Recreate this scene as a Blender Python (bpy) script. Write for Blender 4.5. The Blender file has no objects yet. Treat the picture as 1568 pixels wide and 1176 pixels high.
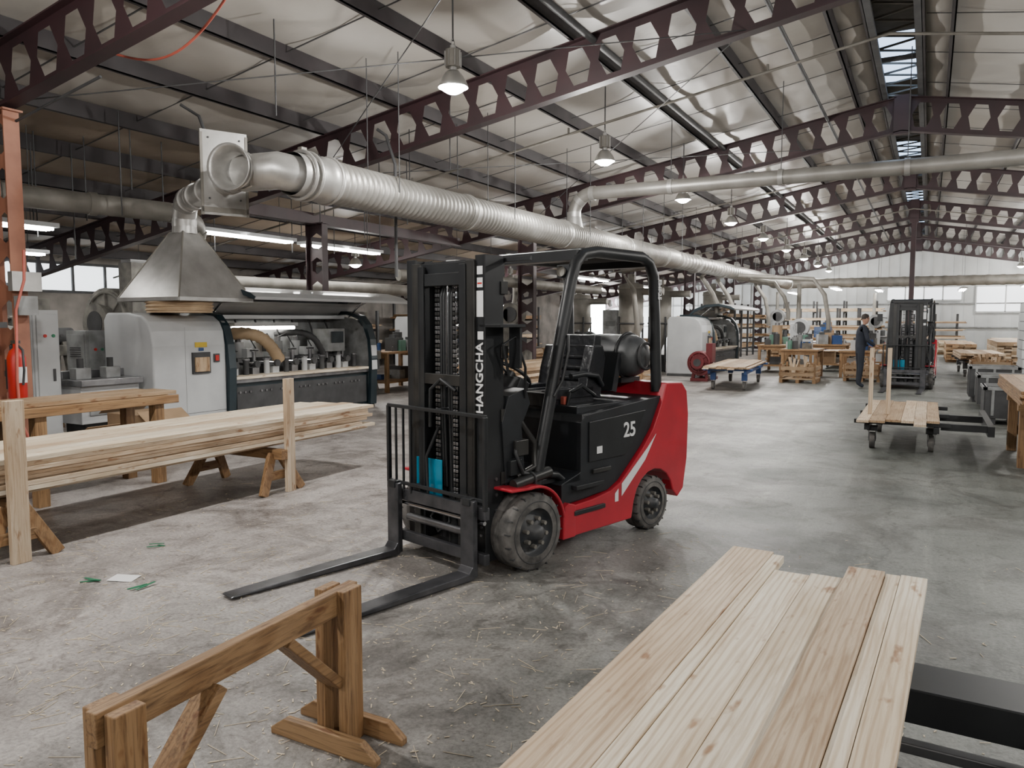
import bpy, math, random
from mathutils import Vector, Matrix, Euler
random.seed(7)
sc = bpy.context.scene
R = random.uniform

# ------------------------------------------------------------------ materials
def _base(name):
    m = bpy.data.materials.new(name); m.use_nodes = True
    nt = m.node_tree; b = nt.nodes['Principled BSDF']
    return m, nt, b
def mat(name, c1, c2=None, scale=4, rough=.5, metal=0, bump=0, bscale=40, stretch=(1,1,1), island=0, coat=0, lo=.35, hi=.65, detail=5):
    m, nt, b = _base(name)
    N = nt.nodes.new; L = nt.links.new
    b.inputs['Roughness'].default_value = rough
    b.inputs['Metallic'].default_value = metal
    b.inputs['Coat Weight'].default_value = coat
    c2 = c2 or tuple(x*.82 for x in c1)
    tc = N('ShaderNodeTexCoord'); mp = N('ShaderNodeMapping'); mp.inputs['Scale'].default_value = stretch
    L(tc.outputs['Object'], mp.inputs['Vector'])
    geo = N('ShaderNodeNewGeometry')
    add = N('ShaderNodeVectorMath'); add.operation = 'ADD'
    sclv = N('ShaderNodeVectorMath'); sclv.operation = 'SCALE'
    comb = N('ShaderNodeCombineXYZ')
    for i in range(3): L(geo.outputs['Random Per Island'], comb.inputs[i])
    L(comb.outputs[0], sclv.inputs[0]); sclv.inputs['Scale'].default_value = 37.0 if island else 0.0
    L(mp.outputs[0], add.inputs[0]); L(sclv.outputs[0], add.inputs[1])
    n = N('ShaderNodeTexNoise'); n.inputs['Scale'].default_value = scale; n.inputs['Detail'].default_value = detail
    L(add.outputs[0], n.inputs['Vector'])
    r = N('ShaderNodeValToRGB'); r.color_ramp.elements[0].position = lo; r.color_ramp.elements[1].position = hi
    r.color_ramp.elements[0].color = (*c2, 1); r.color_ramp.elements[1].color = (*c1, 1)
    L(n.outputs['Fac'], r.inputs[0])
    out = r.outputs[0]
    if island:
        mr = N('ShaderNodeMapRange'); mr.inputs['To Min'].default_value = 1-island; mr.inputs['To Max'].default_value = 1+island*.5
        L(geo.outputs['Random Per Island'], mr.inputs[0])
        hs = N('ShaderNodeHueSaturation'); L(mr.outputs[0], hs.inputs['Value']); L(out, hs.inputs['Color']); out = hs.outputs[0]
    L(out, b.inputs['Base Color'])
    if bump:
        n2 = N('ShaderNodeTexNoise'); n2.inputs['Scale'].default_value = bscale; n2.inputs['Detail'].default_value = 4
        L(add.outputs[0], n2.inputs['Vector'])
        bp = N('ShaderNodeBump'); bp.inputs['Strength'].default_value = bump; bp.inputs['Distance'].default_value = .02
        L(n2.outputs['Fac'], bp.inputs['Height']); L(bp.outputs[0], b.inputs['Normal'])
    return m
def emis(name, c, s):
    m, nt, b = _base(name)
    b.inputs['Base Color'].default_value = (*c, 1)
    b.inputs['Emission Color'].default_value = (*c, 1); b.inputs['Emission Strength'].default_value = s
    return m
def wood(name, light, dark, st, island=.12, rough=.6):
    m, nt, b = _base(name); N = nt.nodes.new; L = nt.links.new
    b.inputs['Roughness'].default_value = rough
    tc = N('ShaderNodeTexCoord'); geo = N('ShaderNodeNewGeometry')
    comb = N('ShaderNodeCombineXYZ')
    for i in range(3): L(geo.outputs['Random Per Island'], comb.inputs[i])
    s = N('ShaderNodeVectorMath'); s.operation = 'SCALE'; s.inputs['Scale'].default_value = 23; L(comb.outputs[0], s.inputs[0])
    a = N('ShaderNodeVectorMath'); a.operation = 'ADD'; L(tc.outputs['Object'], a.inputs[0]); L(s.outputs[0], a.inputs[1])
    mp = N('ShaderNodeMapping'); mp.inputs['Scale'].default_value = st; L(a.outputs[0], mp.inputs['Vector'])
    n = N('ShaderNodeTexNoise'); n.inputs['Scale'].default_value = 2.2; n.inputs['Detail'].default_value = 10; n.inputs['Roughness'].default_value = .68; n.inputs['Distortion'].default_value = 1.8
    L(mp.outputs[0], n.inputs['Vector'])
    r = N('ShaderNodeValToRGB'); e = r.color_ramp.elements
    e[0].position = .34; e[0].color = (*dark, 1); e[1].position = .54; e[1].color = (*light, 1)
    L(n.outputs['Fac'], r.inputs[0])
    n3 = N('ShaderNodeTexNoise'); n3.inputs['Scale'].default_value = 7; n3.inputs['Detail'].default_value = 3
    mp2 = N('ShaderNodeMapping'); mp2.inputs['Scale'].default_value = tuple(x**.4 for x in st); L(a.outputs[0], mp2.inputs['Vector']); L(mp2.outputs[0], n3.inputs['Vector'])
    r3 = N('ShaderNodeValToRGB'); r3.color_ramp.elements[0].position = .63; r3.color_ramp.elements[1].position = .71
    r3.color_ramp.elements[0].color = (1,1,1,1); r3.color_ramp.elements[1].color = (.50,.32,.20,1)
    L(n3.outputs['Fac'], r3.inputs[0])
    n4 = N('ShaderNodeTexNoise'); n4.inputs['Scale'].default_value = 1.3; n4.inputs['Detail'].default_value = 3; L(mp2.outputs[0], n4.inputs['Vector'])
    r4 = N('ShaderNodeValToRGB'); r4.color_ramp.elements[0].position = .35; r4.color_ramp.elements[1].position = .65
    r4.color_ramp.elements[0].color = (.78,.71,.63,1); r4.color_ramp.elements[1].color = (1.0,1.0,1.0,1); L(n4.outputs['Fac'], r4.inputs[0])
    # cathedral growth-ring bands
    mp5 = N('ShaderNodeMapping'); mp5.inputs['Scale'].default_value = tuple((5 if x>2 else .45) for x in st); L(a.outputs[0], mp5.inputs['Vector'])
    wv = N('ShaderNodeTexWave'); wv.wave_type='BANDS'; wv.bands_direction = 'Y' if st[0]<2 else 'X'
    wv.inputs['Scale'].default_value = 3.2; wv.inputs['Distortion'].default_value = 7; wv.inputs['Detail'].default_value = 3; wv.inputs['Detail Scale'].default_value = .8
    L(mp5.outputs[0], wv.inputs['Vector'])
    r5 = N('ShaderNodeValToRGB'); r5.color_ramp.elements[0].position = .0; r5.color_ramp.elements[1].position = .45
    r5.color_ramp.elements[0].color = (.74,.66,.57,1); r5.color_ramp.elements[1].color = (1,1,1,1); L(wv.outputs['Fac'], r5.inputs[0])
    def mul(x, y, f):
        q = N('ShaderNodeMix'); q.data_type='RGBA'; q.blend_type='MULTIPLY'; q.inputs[0].default_value=f; L(x,q.inputs[6]); L(y,q.inputs[7]); return q.outputs[2]
    c = mul(r.outputs[0], r3.outputs[0], .85); c = mul(c, r4.outputs[0], 1); c = mul(c, r5.outputs[0], .8)
    hs = N('ShaderNodeHueSaturation'); mr = N('ShaderNodeMapRange'); mr.inputs['To Min'].default_value = 1-island; mr.inputs['To Max'].default_value = 1+island*.6
    L(geo.outputs['Random Per Island'], mr.inputs[0]); L(mr.outputs[0], hs.inputs['Value']); L(c, hs.inputs['Color'])
    L(hs.outputs[0], b.inputs['Base Color'])
    bp = N('ShaderNodeBump'); bp.inputs['Strength'].default_value = .2; bp.inputs['Distance'].default_value = .01
    L(n.outputs['Fac'], bp.inputs['Height']); L(bp.outputs[0], b.inputs['Normal'])
    return m

CREAM=((.82,.75,.62),(.64,.54,.41)); BEIGE=((.70,.58,.44),(.48,.36,.24)); TAN=((.44,.32,.20),(.26,.175,.10)); OLD=((.35,.215,.105),(.15,.085,.04))
M = {}
for nm,(l,d) in dict(cream=CREAM,beige=BEIGE,tan=TAN,old=OLD).items():
    M[nm+'_y'] = wood('wood_'+nm+'_y', l, d, (16,.9,16))
    M[nm+'_x'] = wood('wood_'+nm+'_x', l, d, (.9,16,16))
    M[nm+'_z'] = wood('wood_'+nm+'_z', l, d, (16,16,.9))
M['red'] = mat('forklift_red', (.50,.016,.034), (.40,.014,.03), rough=.35, coat=.4)
M['black'] = mat('black_paint', (.012,.013,.015), (.02,.022,.024), rough=.42)
M['plastic'] = mat('black_plastic', (.016,.019,.023), (.010,.011,.013), rough=.5, bump=.05, bscale=300)
M['vinyl'] = mat('seat_vinyl', (.02,.022,.026), (.012,.013,.016), rough=.3, bump=.35, bscale=14)
M['rubber'] = mat('tyre_rubber', (.05,.048,.046), (.17,.16,.15), scale=9, rough=.85, bump=.2, bscale=60)
M['rim'] = mat('rim_dark', (.025,.03,.037), (.06,.06,.06), scale=14, rough=.5)
M['steel'] = mat('worn_steel', (.35,.35,.36), (.18,.18,.19), rough=.35, metal=.9)
M['chrome'] = mat('chrome_rod', (.7,.7,.72), (.6,.6,.62), rough=.15, metal=1)
M['fork'] = mat('fork_steel', (.028,.03,.033), (.12,.12,.13), scale=7, rough=.32, metal=.6, lo=.3, hi=.8)
M['grease'] = mat('greasy_dark', (.035,.034,.032), (.012,.012,.012), rough=.4)
M['white'] = mat('white_decal', (.8,.8,.8), (.75,.75,.75), rough=.5)
M['bluef'] = mat('blue_film', (.01,.22,.34), (.01,.13,.22), rough=.2)
M['galv'] = mat('galvanised_steel', (.46,.455,.44), (.36,.35,.335), scale=5, rough=.40, metal=.6, bump=.04)
M['ductm'] = mat('duct_steel', (.34,.33,.31), (.25,.24,.22), scale=2.5, rough=.44, metal=.5, bump=.04)
M['galvd'] = mat('galvanised_dusty', (.26,.245,.22), (.16,.15,.13), scale=3, rough=.6, metal=.35)
M['maroon'] = mat('maroon_primer', (.036,.015,.018), (.024,.012,.014), scale=2, rough=.55)
M['orange'] = mat('orange_primer', (.33,.14,.085), (.22,.09,.055), scale=3, rough=.6)
M['purlin'] = mat('purlin_paint', (.022,.016,.018), (.014,.011,.012), rough=.6)
M['mwhite'] = mat('machine_white', (.50,.515,.52), (.41,.42,.43), scale=2, rough=.35, coat=.2)
M['teal'] = mat('machine_charcoal', (.014,.028,.036), (.009,.019,.025), rough=.4)
M['mgrey'] = mat('machine_grey', (.27,.28,.28), (.15,.15,.15), scale=5, rough=.55)
M['dgrey'] = mat('dark_grey', (.055,.056,.058), (.03,.03,.032), rough=.6)
M['tank'] = mat('tank_grey', (.13,.135,.14), (.07,.072,.075), scale=5, rough=.45)
M['cast'] = mat('dusty_cast_iron', (.22,.21,.185), (.10,.095,.085), scale=5, rough=.75, bump=.1)
M['hose'] = mat('beige_hose', (.50,.36,.22), (.38,.27,.16), rough=.6)
M['redp'] = mat('red_plastic', (.5,.02,.015), rough=.4)
M['yel'] = mat('yellow_hose', (.62,.43,.03), rough=.5)
M['orangeh'] = mat('orange_hose', (.45,.10,.07), rough=.5)
M['card'] = mat('cardboard', (.36,.24,.14), (.28,.19,.11), rough=.8)
M['blue'] = mat('blue_paint', (.015,.06,.2), rough=.5)
M['green'] = mat('green_strap', (.02,.16,.08), rough=.5)
M['mgreen'] = mat('machine_green', (.10,.22,.17), (.07,.16,.12), rough=.5)
M['dred'] = mat('dark_red_machine', (.14,.015,.02), rough=.45)
M['glassd'] = mat('dark_window', (.05,.06,.065), (.03,.035,.04), rough=.1, coat=.5)
M['lens'] = emis('lamp_lens', (1,.99,.97), 90)
M['tube'] = emis('fluorescent_tube', (1,.98,.93), 36)
M['tubed'] = emis('machine_light', (1,.96,.88), 18)
M['sky'] = emis('window_daylight', (.90,.96,1), 2.6)
M['skyb'] = emis('wall_light_panel', (.92,.96,1), 1.6)
M['sky2'] = emis('door_daylight', (.93,.97,1), 48)
M['skyr'] = emis('skylight_panel', (.5,.68,.95), 3.0)
M['alu'] = mat('reflector_aluminium', (.7,.7,.68), (.6,.6,.58), rough=.3, metal=.8)

def concrete():
    m, nt, b = _base('concrete_floor'); N = nt.nodes.new; L = nt.links.new
    tc = N('ShaderNodeTexCoord')
    def noise(s, d, rg=.5, dist=0, st=None, rot=0):
        n = N('ShaderNodeTexNoise'); n.inputs['Scale'].default_value = s; n.inputs['Detail'].default_value = d; n.inputs['Roughness'].default_value = rg; n.inputs['Distortion'].default_value = dist
        if st:
            mp = N('ShaderNodeMapping'); mp.inputs['Scale'].default_value = st; mp.inputs['Rotation'].default_value = (0,0,rot); L(tc.outputs['Object'], mp.inputs['Vector']); L(mp.outputs[0], n.inputs['Vector'])
        else: L(tc.outputs['Object'], n.inputs['Vector'])
        return n
    def ramp(src, p0, c0, p1, c1):
        r = N('ShaderNodeValToRGB'); e = r.color_ramp.elements; e[0].position = p0; e[1].position = p1; e[0].color = (*c0,1); e[1].color = (*c1,1)
        L(src, r.inputs[0]); return r
    def mix(f, a, c, mode='MIX'):
        x = N('ShaderNodeMix'); x.data_type = 'RGBA'; x.blend_type = mode
        if isinstance(f, float): x.inputs[0].default_value = f
        else: L(f, x.inputs[0])
        L(a, x.inputs[6]); L(c, x.inputs[7]); return x.outputs[2]
    grey = ramp(noise(.55,7,.62).outputs['Fac'], .36, (.105,.115,.105), .64, (.215,.223,.205))
    dusty = ramp(noise(1.1,8,.68).outputs['Fac'], .36, (.235,.215,.203), .64, (.46,.43,.41))
    sx = N('ShaderNodeSeparateXYZ'); L(tc.outputs['Object'], sx.inputs[0])
    nn = noise(.6,6,.65)
    ma = N('ShaderNodeMath'); ma.operation = 'MULTIPLY_ADD'; L(nn.outputs['Fac'], ma.inputs[0]); ma.inputs[1].default_value = 5; L(sx.outputs[0], ma.inputs[2])
    ma2 = N('ShaderNodeMath'); ma2.operation = 'MULTIPLY_ADD'; L(sx.outputs[1], ma2.inputs[0]); ma2.inputs[1].default_value = .12; L(ma.outputs[0], ma2.inputs[2])
    mr = N('ShaderNodeMapRange'); mr.inputs['From Min'].default_value = -.6; mr.inputs['From Max'].default_value = 2.4; L(ma2.outputs[0], mr.inputs[0])
    c = mix(mr.outputs[0], dusty.outputs[0], grey.outputs[0])
    stain = ramp(noise(1.3,10,.76,.9).outputs['Fac'], .40, (.40,.38,.365), .53, (1,1,1))
    c = mix(.75, c, stain.outputs[0], 'MULTIPLY')
    stain2 = ramp(noise(6.0,8,.75,1.2).outputs['Fac'], .36, (.45,.43,.41), .46, (1,1,1))
    c = mix(.7, c, stain2.outputs[0], 'MULTIPLY')
    scuff = ramp(noise(4,9,.75,.3,(1,.12,1),.5).outputs['Fac'], .54, (1,1,1), .64, (1.4,1.38,1.36))
    c = mix(.8, c, scuff.outputs[0], 'MULTIPLY')
    tyre = ramp(noise(2.6,7,.6,.2,(1,.05,1),-.28).outputs['Fac'], .34, (.62,.61,.6), .44, (1,1,1))
    c = mix(.6, c, tyre.outputs[0], 'MULTIPLY')
    v = N('ShaderNodeTexVoronoi'); v.feature='DISTANCE_TO_EDGE'; v.inputs['Scale'].default_value = .35
    nd = noise(3,6,.7); av = N('ShaderNodeVectorMath'); av.operation='MULTIPLY_ADD'; L(nd.outputs['Color'], av.inputs[0]); av.inputs[1].default_value=(.35,.35,.35); L(tc.outputs['Object'], av.inputs[2]); L(av.outputs[0], v.inputs['Vector'])
    crack = ramp(v.outputs['Distance'], .0, (.4,.4,.4), .006, (1,1,1)); c = mix(.6, c, crack.outputs[0], 'MULTIPLY')
    sp = ramp(noise(48,6,.78).outputs['Fac'], .36, (.55,.55,.55), .58, (1.12,1.11,1.10))
    c = mix(.85, c, sp.outputs[0], 'MULTIPLY')
    L(c, b.inputs['Base Color'])
    rr = N('ShaderNodeMapRange'); rr.inputs['To Min'].default_value = .28; rr.inputs['To Max'].default_value = .66; L(noise(1.2,5).outputs['Fac'], rr.inputs[0]); L(rr.outputs[0], b.inputs['Roughness'])
    bp = N('ShaderNodeBump'); bp.inputs['Strength'].default_value = .5; bp.inputs['Distance'].default_value = .01
    L(noise(22,8,.7).outputs['Fac'], bp.inputs['Height']); L(bp.outputs[0], b.inputs['Normal'])
    return m
M['floor'] = concrete()
M['insul'] = mat('ceiling_insulation', (.45,.43,.40), (.32,.295,.26), scale=.35, rough=.42, bump=.9, bscale=1.8, lo=.3, hi=.6)
M['insul_old'] = mat('ceiling_insulation_aged', (.32,.26,.20), (.21,.165,.12), scale=.5, rough=.5, bump=.9, bscale=1.8, lo=.3, hi=.6)
M['block'] = mat('block_wall', (.24,.22,.20), (.12,.11,.10), scale=1.5, rough=.85, bump=.2)
M['panel'] = mat('metal_wall_panel', (.58,.60,.60), (.47,.485,.485), scale=1, rough=.5)
M['shav'] = mat('shavings', (.66,.56,.42), rough=.8)

# ------------------------------------------------------------------ mesh builder
class MB:
    def __init__(s):
        s.V=[]; s.F=[]; s.MI=[]; s.SM=[]; s.mats=[]; s.T=Matrix.Identity(4)
    def add(s, vs, fs, m, smooth=False):
        if isinstance(m, str): m = M[m]
        if m not in s.mats: s.mats.append(m)
        mi = s.mats.index(m); b = len(s.V)
        s.V += [s.T @ Vector(v) for v in vs]
        for f in fs: s.F.append([i+b for i in f]); s.MI.append(mi); s.SM.append(smooth)
    def box(s, c, d, m, rot=None):
        hx,hy,hz = d[0]/2,d[1]/2,d[2]/2
        vs = [Vector((x,y,z)) for x in (-hx,hx) for y in (-hy,hy) for z in (-hz,hz)]
        if rot: 
            Rm = Euler(rot).to_matrix(); vs = [Rm@v for v in vs]
        vs = [v+Vector(c) for v in vs]
        s.add(vs, [(0,1,3,2),(4,6,7,5),(0,4,5,1),(2,3,7,6),(0,2,6,4),(1,5,7,3)], m)
    def bb(s, x0,x1,y0,y1,z0,z1, m):
        s.box(((x0+x1)/2,(y0+y1)/2,(z0+z1)/2), (abs(x1-x0),abs(y1-y0),abs(z1-z0)), m)
    def beam(s, p1, p2, w, h, m, up=(0,0,1)):
        p1=Vector(p1); p2=Vector(p2); d=(p2-p1).normalized(); u=Vector(up)
        if abs(d.dot(u))>.98: u=Vector((0,1,0))
        sd=d.cross(u).normalized(); u=sd.cross(d)
        vs=[]
        for p in (p1,p2):
            for a,b in ((-1,-1),(1,-1),(1,1),(-1,1)): vs.append(p+sd*a*w/2+u*b*h/2)
        s.add(vs, [(0,1,2,3),(4,7,6,5),(0,4,5,1),(1,5,6,2),(2,6,7,3),(3,7,4,0)], m)
    def lathe(s, prof, m, n=24, p=(0,0,0), axis=(0,0,1), smooth=True):
        ax=Vector(axis).normalized(); q=Vector((0,0,1)).rotation_difference(ax).to_matrix(); p=Vector(p)
        vs=[]
        for r,h in prof:
            for i in range(n):
                a=2*math.pi*i/n; vs.append(p+q@Vector((r*math.cos(a),r*math.sin(a),h)))
        fs=[]
        for k in range(len(prof)-1):
            for i in range(n):
                j=(i+1)%n; fs.append((k*n+i,k*n+j,(k+1)*n+j,(k+1)*n+i))
        s.add(vs,fs,m,smooth)
    def cyl(s, p1, p2, r, m, r2=None, n=16, cap=True, smooth=True):
        r2 = r if r2 is None else r2; p1=Vector(p1); p2=Vector(p2); L=(p2-p1).length
        s.lathe([(r,0),(r2,L)], m, n, p1, p2-p1, smooth)
        if cap:
            ax=(p2-p1).normalized(); q=Vector((0,0,1)).rotation_difference(ax).to_matrix()
            for p,rr in ((p1,r),(p2,r2)):
                if rr>1e-4: s.add([p+q@Vector((rr*math.cos(2*math.pi*i/n),rr*math.sin(2*math.pi*i/n),0)) for i in range(n)], [tuple(range(n))], m)
    def tube(s, pts, r, m, n=8, closed=False, ridge=0, cap=True):
        pts=[Vector(p) for p in pts]; N=len(pts); vs=[]; prev=None
        for k in range(N):
            if closed: d=(pts[(k+1)%N]-pts[k-1]).normalized()
            else: d=(pts[min(k+1,N-1)]-pts[max(k-1,0)]).normalized()
            if prev is None:
                a=Vector((0,0,1)) if abs(d.z)<.9 else Vector((1,0,0)); u=d.cross(a).normalized()
            else:
                u=(prev-d*prev.dot(d)).normalized()
            prev=u; w=d.cross(u); rr=r*(1+ (ridge if k%2 else 0))
            for i in range(n):
                t=2*math.pi*i/n; vs.append(pts[k]+(u*math.cos(t)+w*math.sin(t))*rr)
        fs=[]
        for k in range(N if closed else N-1):
            k2=(k+1)%N
            for i in range(n):
                j=(i+1)%n; fs.append((k*n+i,k*n+j,k2*n+j,k2*n+i))
        s.add(vs,fs,m,True)
        if not closed and cap:
            s.add(vs[:n],[tuple(range(n))],m); s.add(vs[-n:],[tuple(range(n))],m)
    def ring(s, c, R_, r, m, axis=(0,0,1), n=28, k=8):
        q=Vector((0,0,1)).rotation_difference(Vector(axis)).to_matrix()
        s.tube([Vector(c)+q@Vector((R_*math.cos(2*math.pi*i/n),R_*math.sin(2*math.pi*i/n),0)) for i in range(n)], r, m, k, closed=True)
    def prism(s, poly, ax, a, b, m):
        def P(p,t):
            return {'x':(t,p[0],p[1]),'y':(p[0],t,p[1]),'z':(p[0],p[1],t)}[ax]
        n=len(poly); vs=[P(p,a) for p in poly]+[P(p,b) for p in poly]
        fs=[tuple(range(n)),tuple(range(2*n-1,n-1,-1))]+[(i,(i+1)%n,n+(i+1)%n,n+i) for i in range(n)]
        s.add(vs,fs,m)
    def obj(s, name, parent=None, loc=(0,0,0), rz=0, bevel=0, seg=2, local=False):
        me=bpy.data.meshes.new(name); me.from_pydata([tuple(v) for v in s.V],[],s.F)
        for m in s.mats: me.materials.append(m)
        me.polygons.foreach_set('material_index', s.MI); me.polygons.foreach_set('use_smooth', s.SM)
        me.update()
        import bmesh
        bm=bmesh.new(); bm.from_mesh(me); bmesh.ops.recalc_face_normals(bm, faces=bm.faces); bm.to_mesh(me); bm.free()
        o=bpy.data.objects.new(name, me); sc.collection.objects.link(o)
        o.location=loc; o.rotation_euler=(0,0,rz)
        if parent: o.parent=parent
        if bevel:
            b=o.modifiers.new('bevel','BEVEL'); b.width=bevel; b.segments=seg; b.limit_method='ANGLE'; b.angle_limit=math.radians(50)
        return o
def empty(name, loc=(0,0,0), rz=0):
    e=bpy.data.objects.new(name,None); sc.collection.objects.link(e); e.location=loc; e.rotation_euler=(0,0,rz); e.empty_display_size=.2; return e
def arc(cx,cy,r,a0,a1,n):
    return [(cx+r*math.cos(math.radians(a0+(a1-a0)*i/n)), cy+r*math.sin(math.radians(a0+(a1-a0)*i/n))) for i in range(n+1)]
def text(name, body, size, mtx, parent, m='white', ext=.002):
    cu=bpy.data.curves.new(name,'FONT'); cu.body=body; cu.size=size; cu.extrude=ext; cu.offset=size*.018; cu.align_x='CENTER'; cu.align_y='CENTER'
    t=bpy.data.objects.new(name+'_c',cu); sc.collection.objects.link(t)
    dg=bpy.context.evaluated_depsgraph_get(); me=bpy.data.meshes.new_from_object(t.evaluated_get(dg))
    bpy.data.objects.remove(t); me.materials.clear(); me.materials.append(M[m])
    o=bpy.data.objects.new(name,me); sc.collection.objects.link(o); o.parent=parent; o.matrix_local=mtx; return o

# ------------------------------------------------------------------ shell
XL,XR,Y0,Y1=-17.5,16.3,-6.0,45.0; XC=-.6; SL=.17; BD=.64
def zlow(x): return 5.13-SL*abs(x-XC)
b=MB(); b.add([(XL,Y0,0),(XR,Y0,0),(XR,Y1,0),(XL,Y1,0)],[(0,1,2,3)],'floor'); b.obj('floor')
PS=[.75+1.4*k for k in range(12)]
b=MB()
for sgn in (-1,1):
    xs=[.36]+PS+[17.0]
    ys=[Y0+ (Y1-Y0)*k/87 for k in range(88)]
    for i in range(len(xs)-1):
        pts=[]
        for j in range(6):
            t=j/5; x=xs[i]+(xs[i+1]-xs[i])*t; pts.append((x, t))
        vs=[];fs=[]
        for k,y in enumerate(ys):
            pill=(.02 if k%3==0 else .08)*random.uniform(.75,1.25)
            for (x,t) in pts:
                X=XC+sgn*x; X=max(XL,min(XR,X)); vs.append((X,y,zlow(X)+BD+.215-pill*math.sin(math.pi*t)+(.0 if t in(0,1) else R(-.008,.008))))
        n=len(pts)
        for k in range(len(ys)-1):
            for q in range(n-1): fs.append((k*n+q,k*n+q+1,(k+1)*n+q+1,(k+1)*n+q))
        b.add(vs,fs,'insul_old' if (sgn<0 and xs[i]>8) else 'insul',True)
b.obj('ceiling')
b=MB()
for sgn in (-1,1):
    for x in PS:
        X=XC+sgn*x
        if X<XL or X>XR: continue
        z=zlow(X)+BD
        b.bb(X-.01,X+.01,Y0,Y1,z,z+.21,'purlin'); b.bb(X-.05,X+.01,Y0,Y1,z,z+.012,'purlin')
b.obj('ceiling_purlins')
b=MB()
y=Y0+.8
while y<Y1:
    for sgn in (-1,1):
        xe = XL if sgn<0 else XR
        b.beam((XC+sgn*.4,y,zlow(XC+.4)+BD+.12),(xe,y,zlow(xe)+BD+.12),.02,.008,'dgrey')
    y+=1.76
b.obj('ceiling_insulation_straps')
b=MB()
ZR=5.13+BD
for sx in (-1,1):
    b.bb(XC+sx*.36-.02,XC+sx*.36+.02,Y0+.05,Y1-.05,ZR-.02,ZR+.5,'purlin')
    b.bb(XC+sx*.30-.05,XC+sx*.30+.05,Y0+.05,Y1-.05,ZR-.02,ZR+.04,'dgrey')
y=Y0+.05; k=0
while y<Y1-.1:
    y2=min(y+2.9,Y1-.05); on=(k%3==1)
    b.bb(XC-.36,XC+.36,y,y2,ZR+.5,ZR+.53,'skyr' if on else 'galvd')
    for j in range(4):
        yy=y+j*.72; b.beam((XC-.34,yy,ZR+.25),(XC+.34,yy+.36,ZR+.25),.03,.03,'galvd'); b.beam((XC+.34,yy+.36,ZR+.25),(XC-.34,yy+.72,ZR+.25),.03,.03,'galvd')
    b.bb(XC-.36,XC+.36,y,y+.06,ZR+.05,ZR+.12,'dgrey')
    y=y2; k+=1
b.obj('ridge_skylight')

def castellated(b, L, m, depth=BD, pitch=.46, y=0, fw=.16, hw=.175, hf=.095, edge=.10):
    zt,zb,mid=depth-edge,edge,depth/2; n=int(L//pitch); off=(L-n*pitch)/2
    def q(p): 
        b.add([(x,y,z) for x,z in p],[tuple(range(len(p)))],m)
    q([(0,0),(L,0),(L,zb),(0,zb)]); q([(0,zt),(L,zt),(L,depth),(0,depth)])
    cs=[off+pitch*(i+.5) for i in range(n)]
    first=cs[0]; last=cs[-1]
    q([(0,mid),(first-hw,mid),(first-hf,zt),(0,zt)]); q([(0,zb),(first-hf,zb),(first-hw,mid),(0,mid)])
    q([(last+hw,mid),(L,mid),(L,zt),(last+hf,zt)]); q([(last+hf,zb),(L,zb),(L,mid),(last+hw,mid)])
    for a,c in zip(cs,cs[1:]):
        q([(a+hw,mid),(c-hw,mid),(c-hf,zt),(a+hf,zt)]); q([(a+hf,zb),(c-hf,zb),(c-hw,mid),(a+hw,mid)])
    for z in (0.008,depth-.008): b.box((L/2,y,z),(L,fw,.016),m)
ang=math.atan(SL)
def column(X,yy,mm):
    b=MB(); zt=zlow(X)
    b.T=Matrix(((0,0,-1,X+.2),(0,1,0,yy),(1,0,0,0),(0,0,0,1)))
    castellated(b,zt,mm,depth=.42,pitch=.46,fw=.16,edge=.07,hw=.16,hf=.08)
    b.T=Matrix.Identity(4)
    b.bb(X-.28,X+.26,yy-.15,yy+.15,0,.02,mm); b.bb(X-.26,X+.24,yy-.1,yy+.1,zt-.02,zt,mm)
    b.obj('steel_column')
for i,yy in enumerate([-2.4,4.7,9.4,16.5,23.6,30.7,37.8,44.6]):
    b=MB()
    for sgn,xe in ((-1,XL),(1,XR)):
        L=abs(xe-XC)/math.cos(ang)
        X=Vector((sgn*math.cos(ang),0,-math.sin(ang))); Z=Vector((sgn*math.sin(ang),0,math.cos(ang))); Yv=Z.cross(X)
        T=Matrix(((X.x,Yv.x,Z.x,XC),(X.y,Yv.y,Z.y,yy),(X.z,Yv.z,Z.z,5.13),(0,0,0,1)))
        b.T=T; castellated(b,L,'maroon')
    b.T=Matrix.Identity(4)
    b.bb(XC-.14,XC+.14,yy-.08,yy+.08,5.08,5.13+BD+.02,'maroon')
    b.obj('roof_truss')
    for X in (-8.5,7.3):
        if X<0 and i==2: continue
        column(X-(.12 if (i==1 and X<0) else 0),yy,'orange' if (i==1 and X<0) else 'maroon')
column(-10.45,11.42,'maroon')
b=MB(); b.bb(-10.5,-10.4,9.4,16.5,zlow(-10.45)-.02,zlow(-10.45)+.18,'maroon'); b.bb(-10.54,-10.36,9.4,16.5,zlow(-10.45)-.03,zlow(-10.45)-.01,'maroon'); b.obj('roof_girder')
b=MB(); b.bb(XC-.08,XC+.08,30.62,30.78,0,5.13,'maroon'); b.bb(XC-.15,XC+.15,30.55,30.85,0,.02,'maroon'); b.bb(XC-.14,XC+.14,30.56,30.84,5.0,5.13,'maroon'); b.obj('steel_column')

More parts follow.
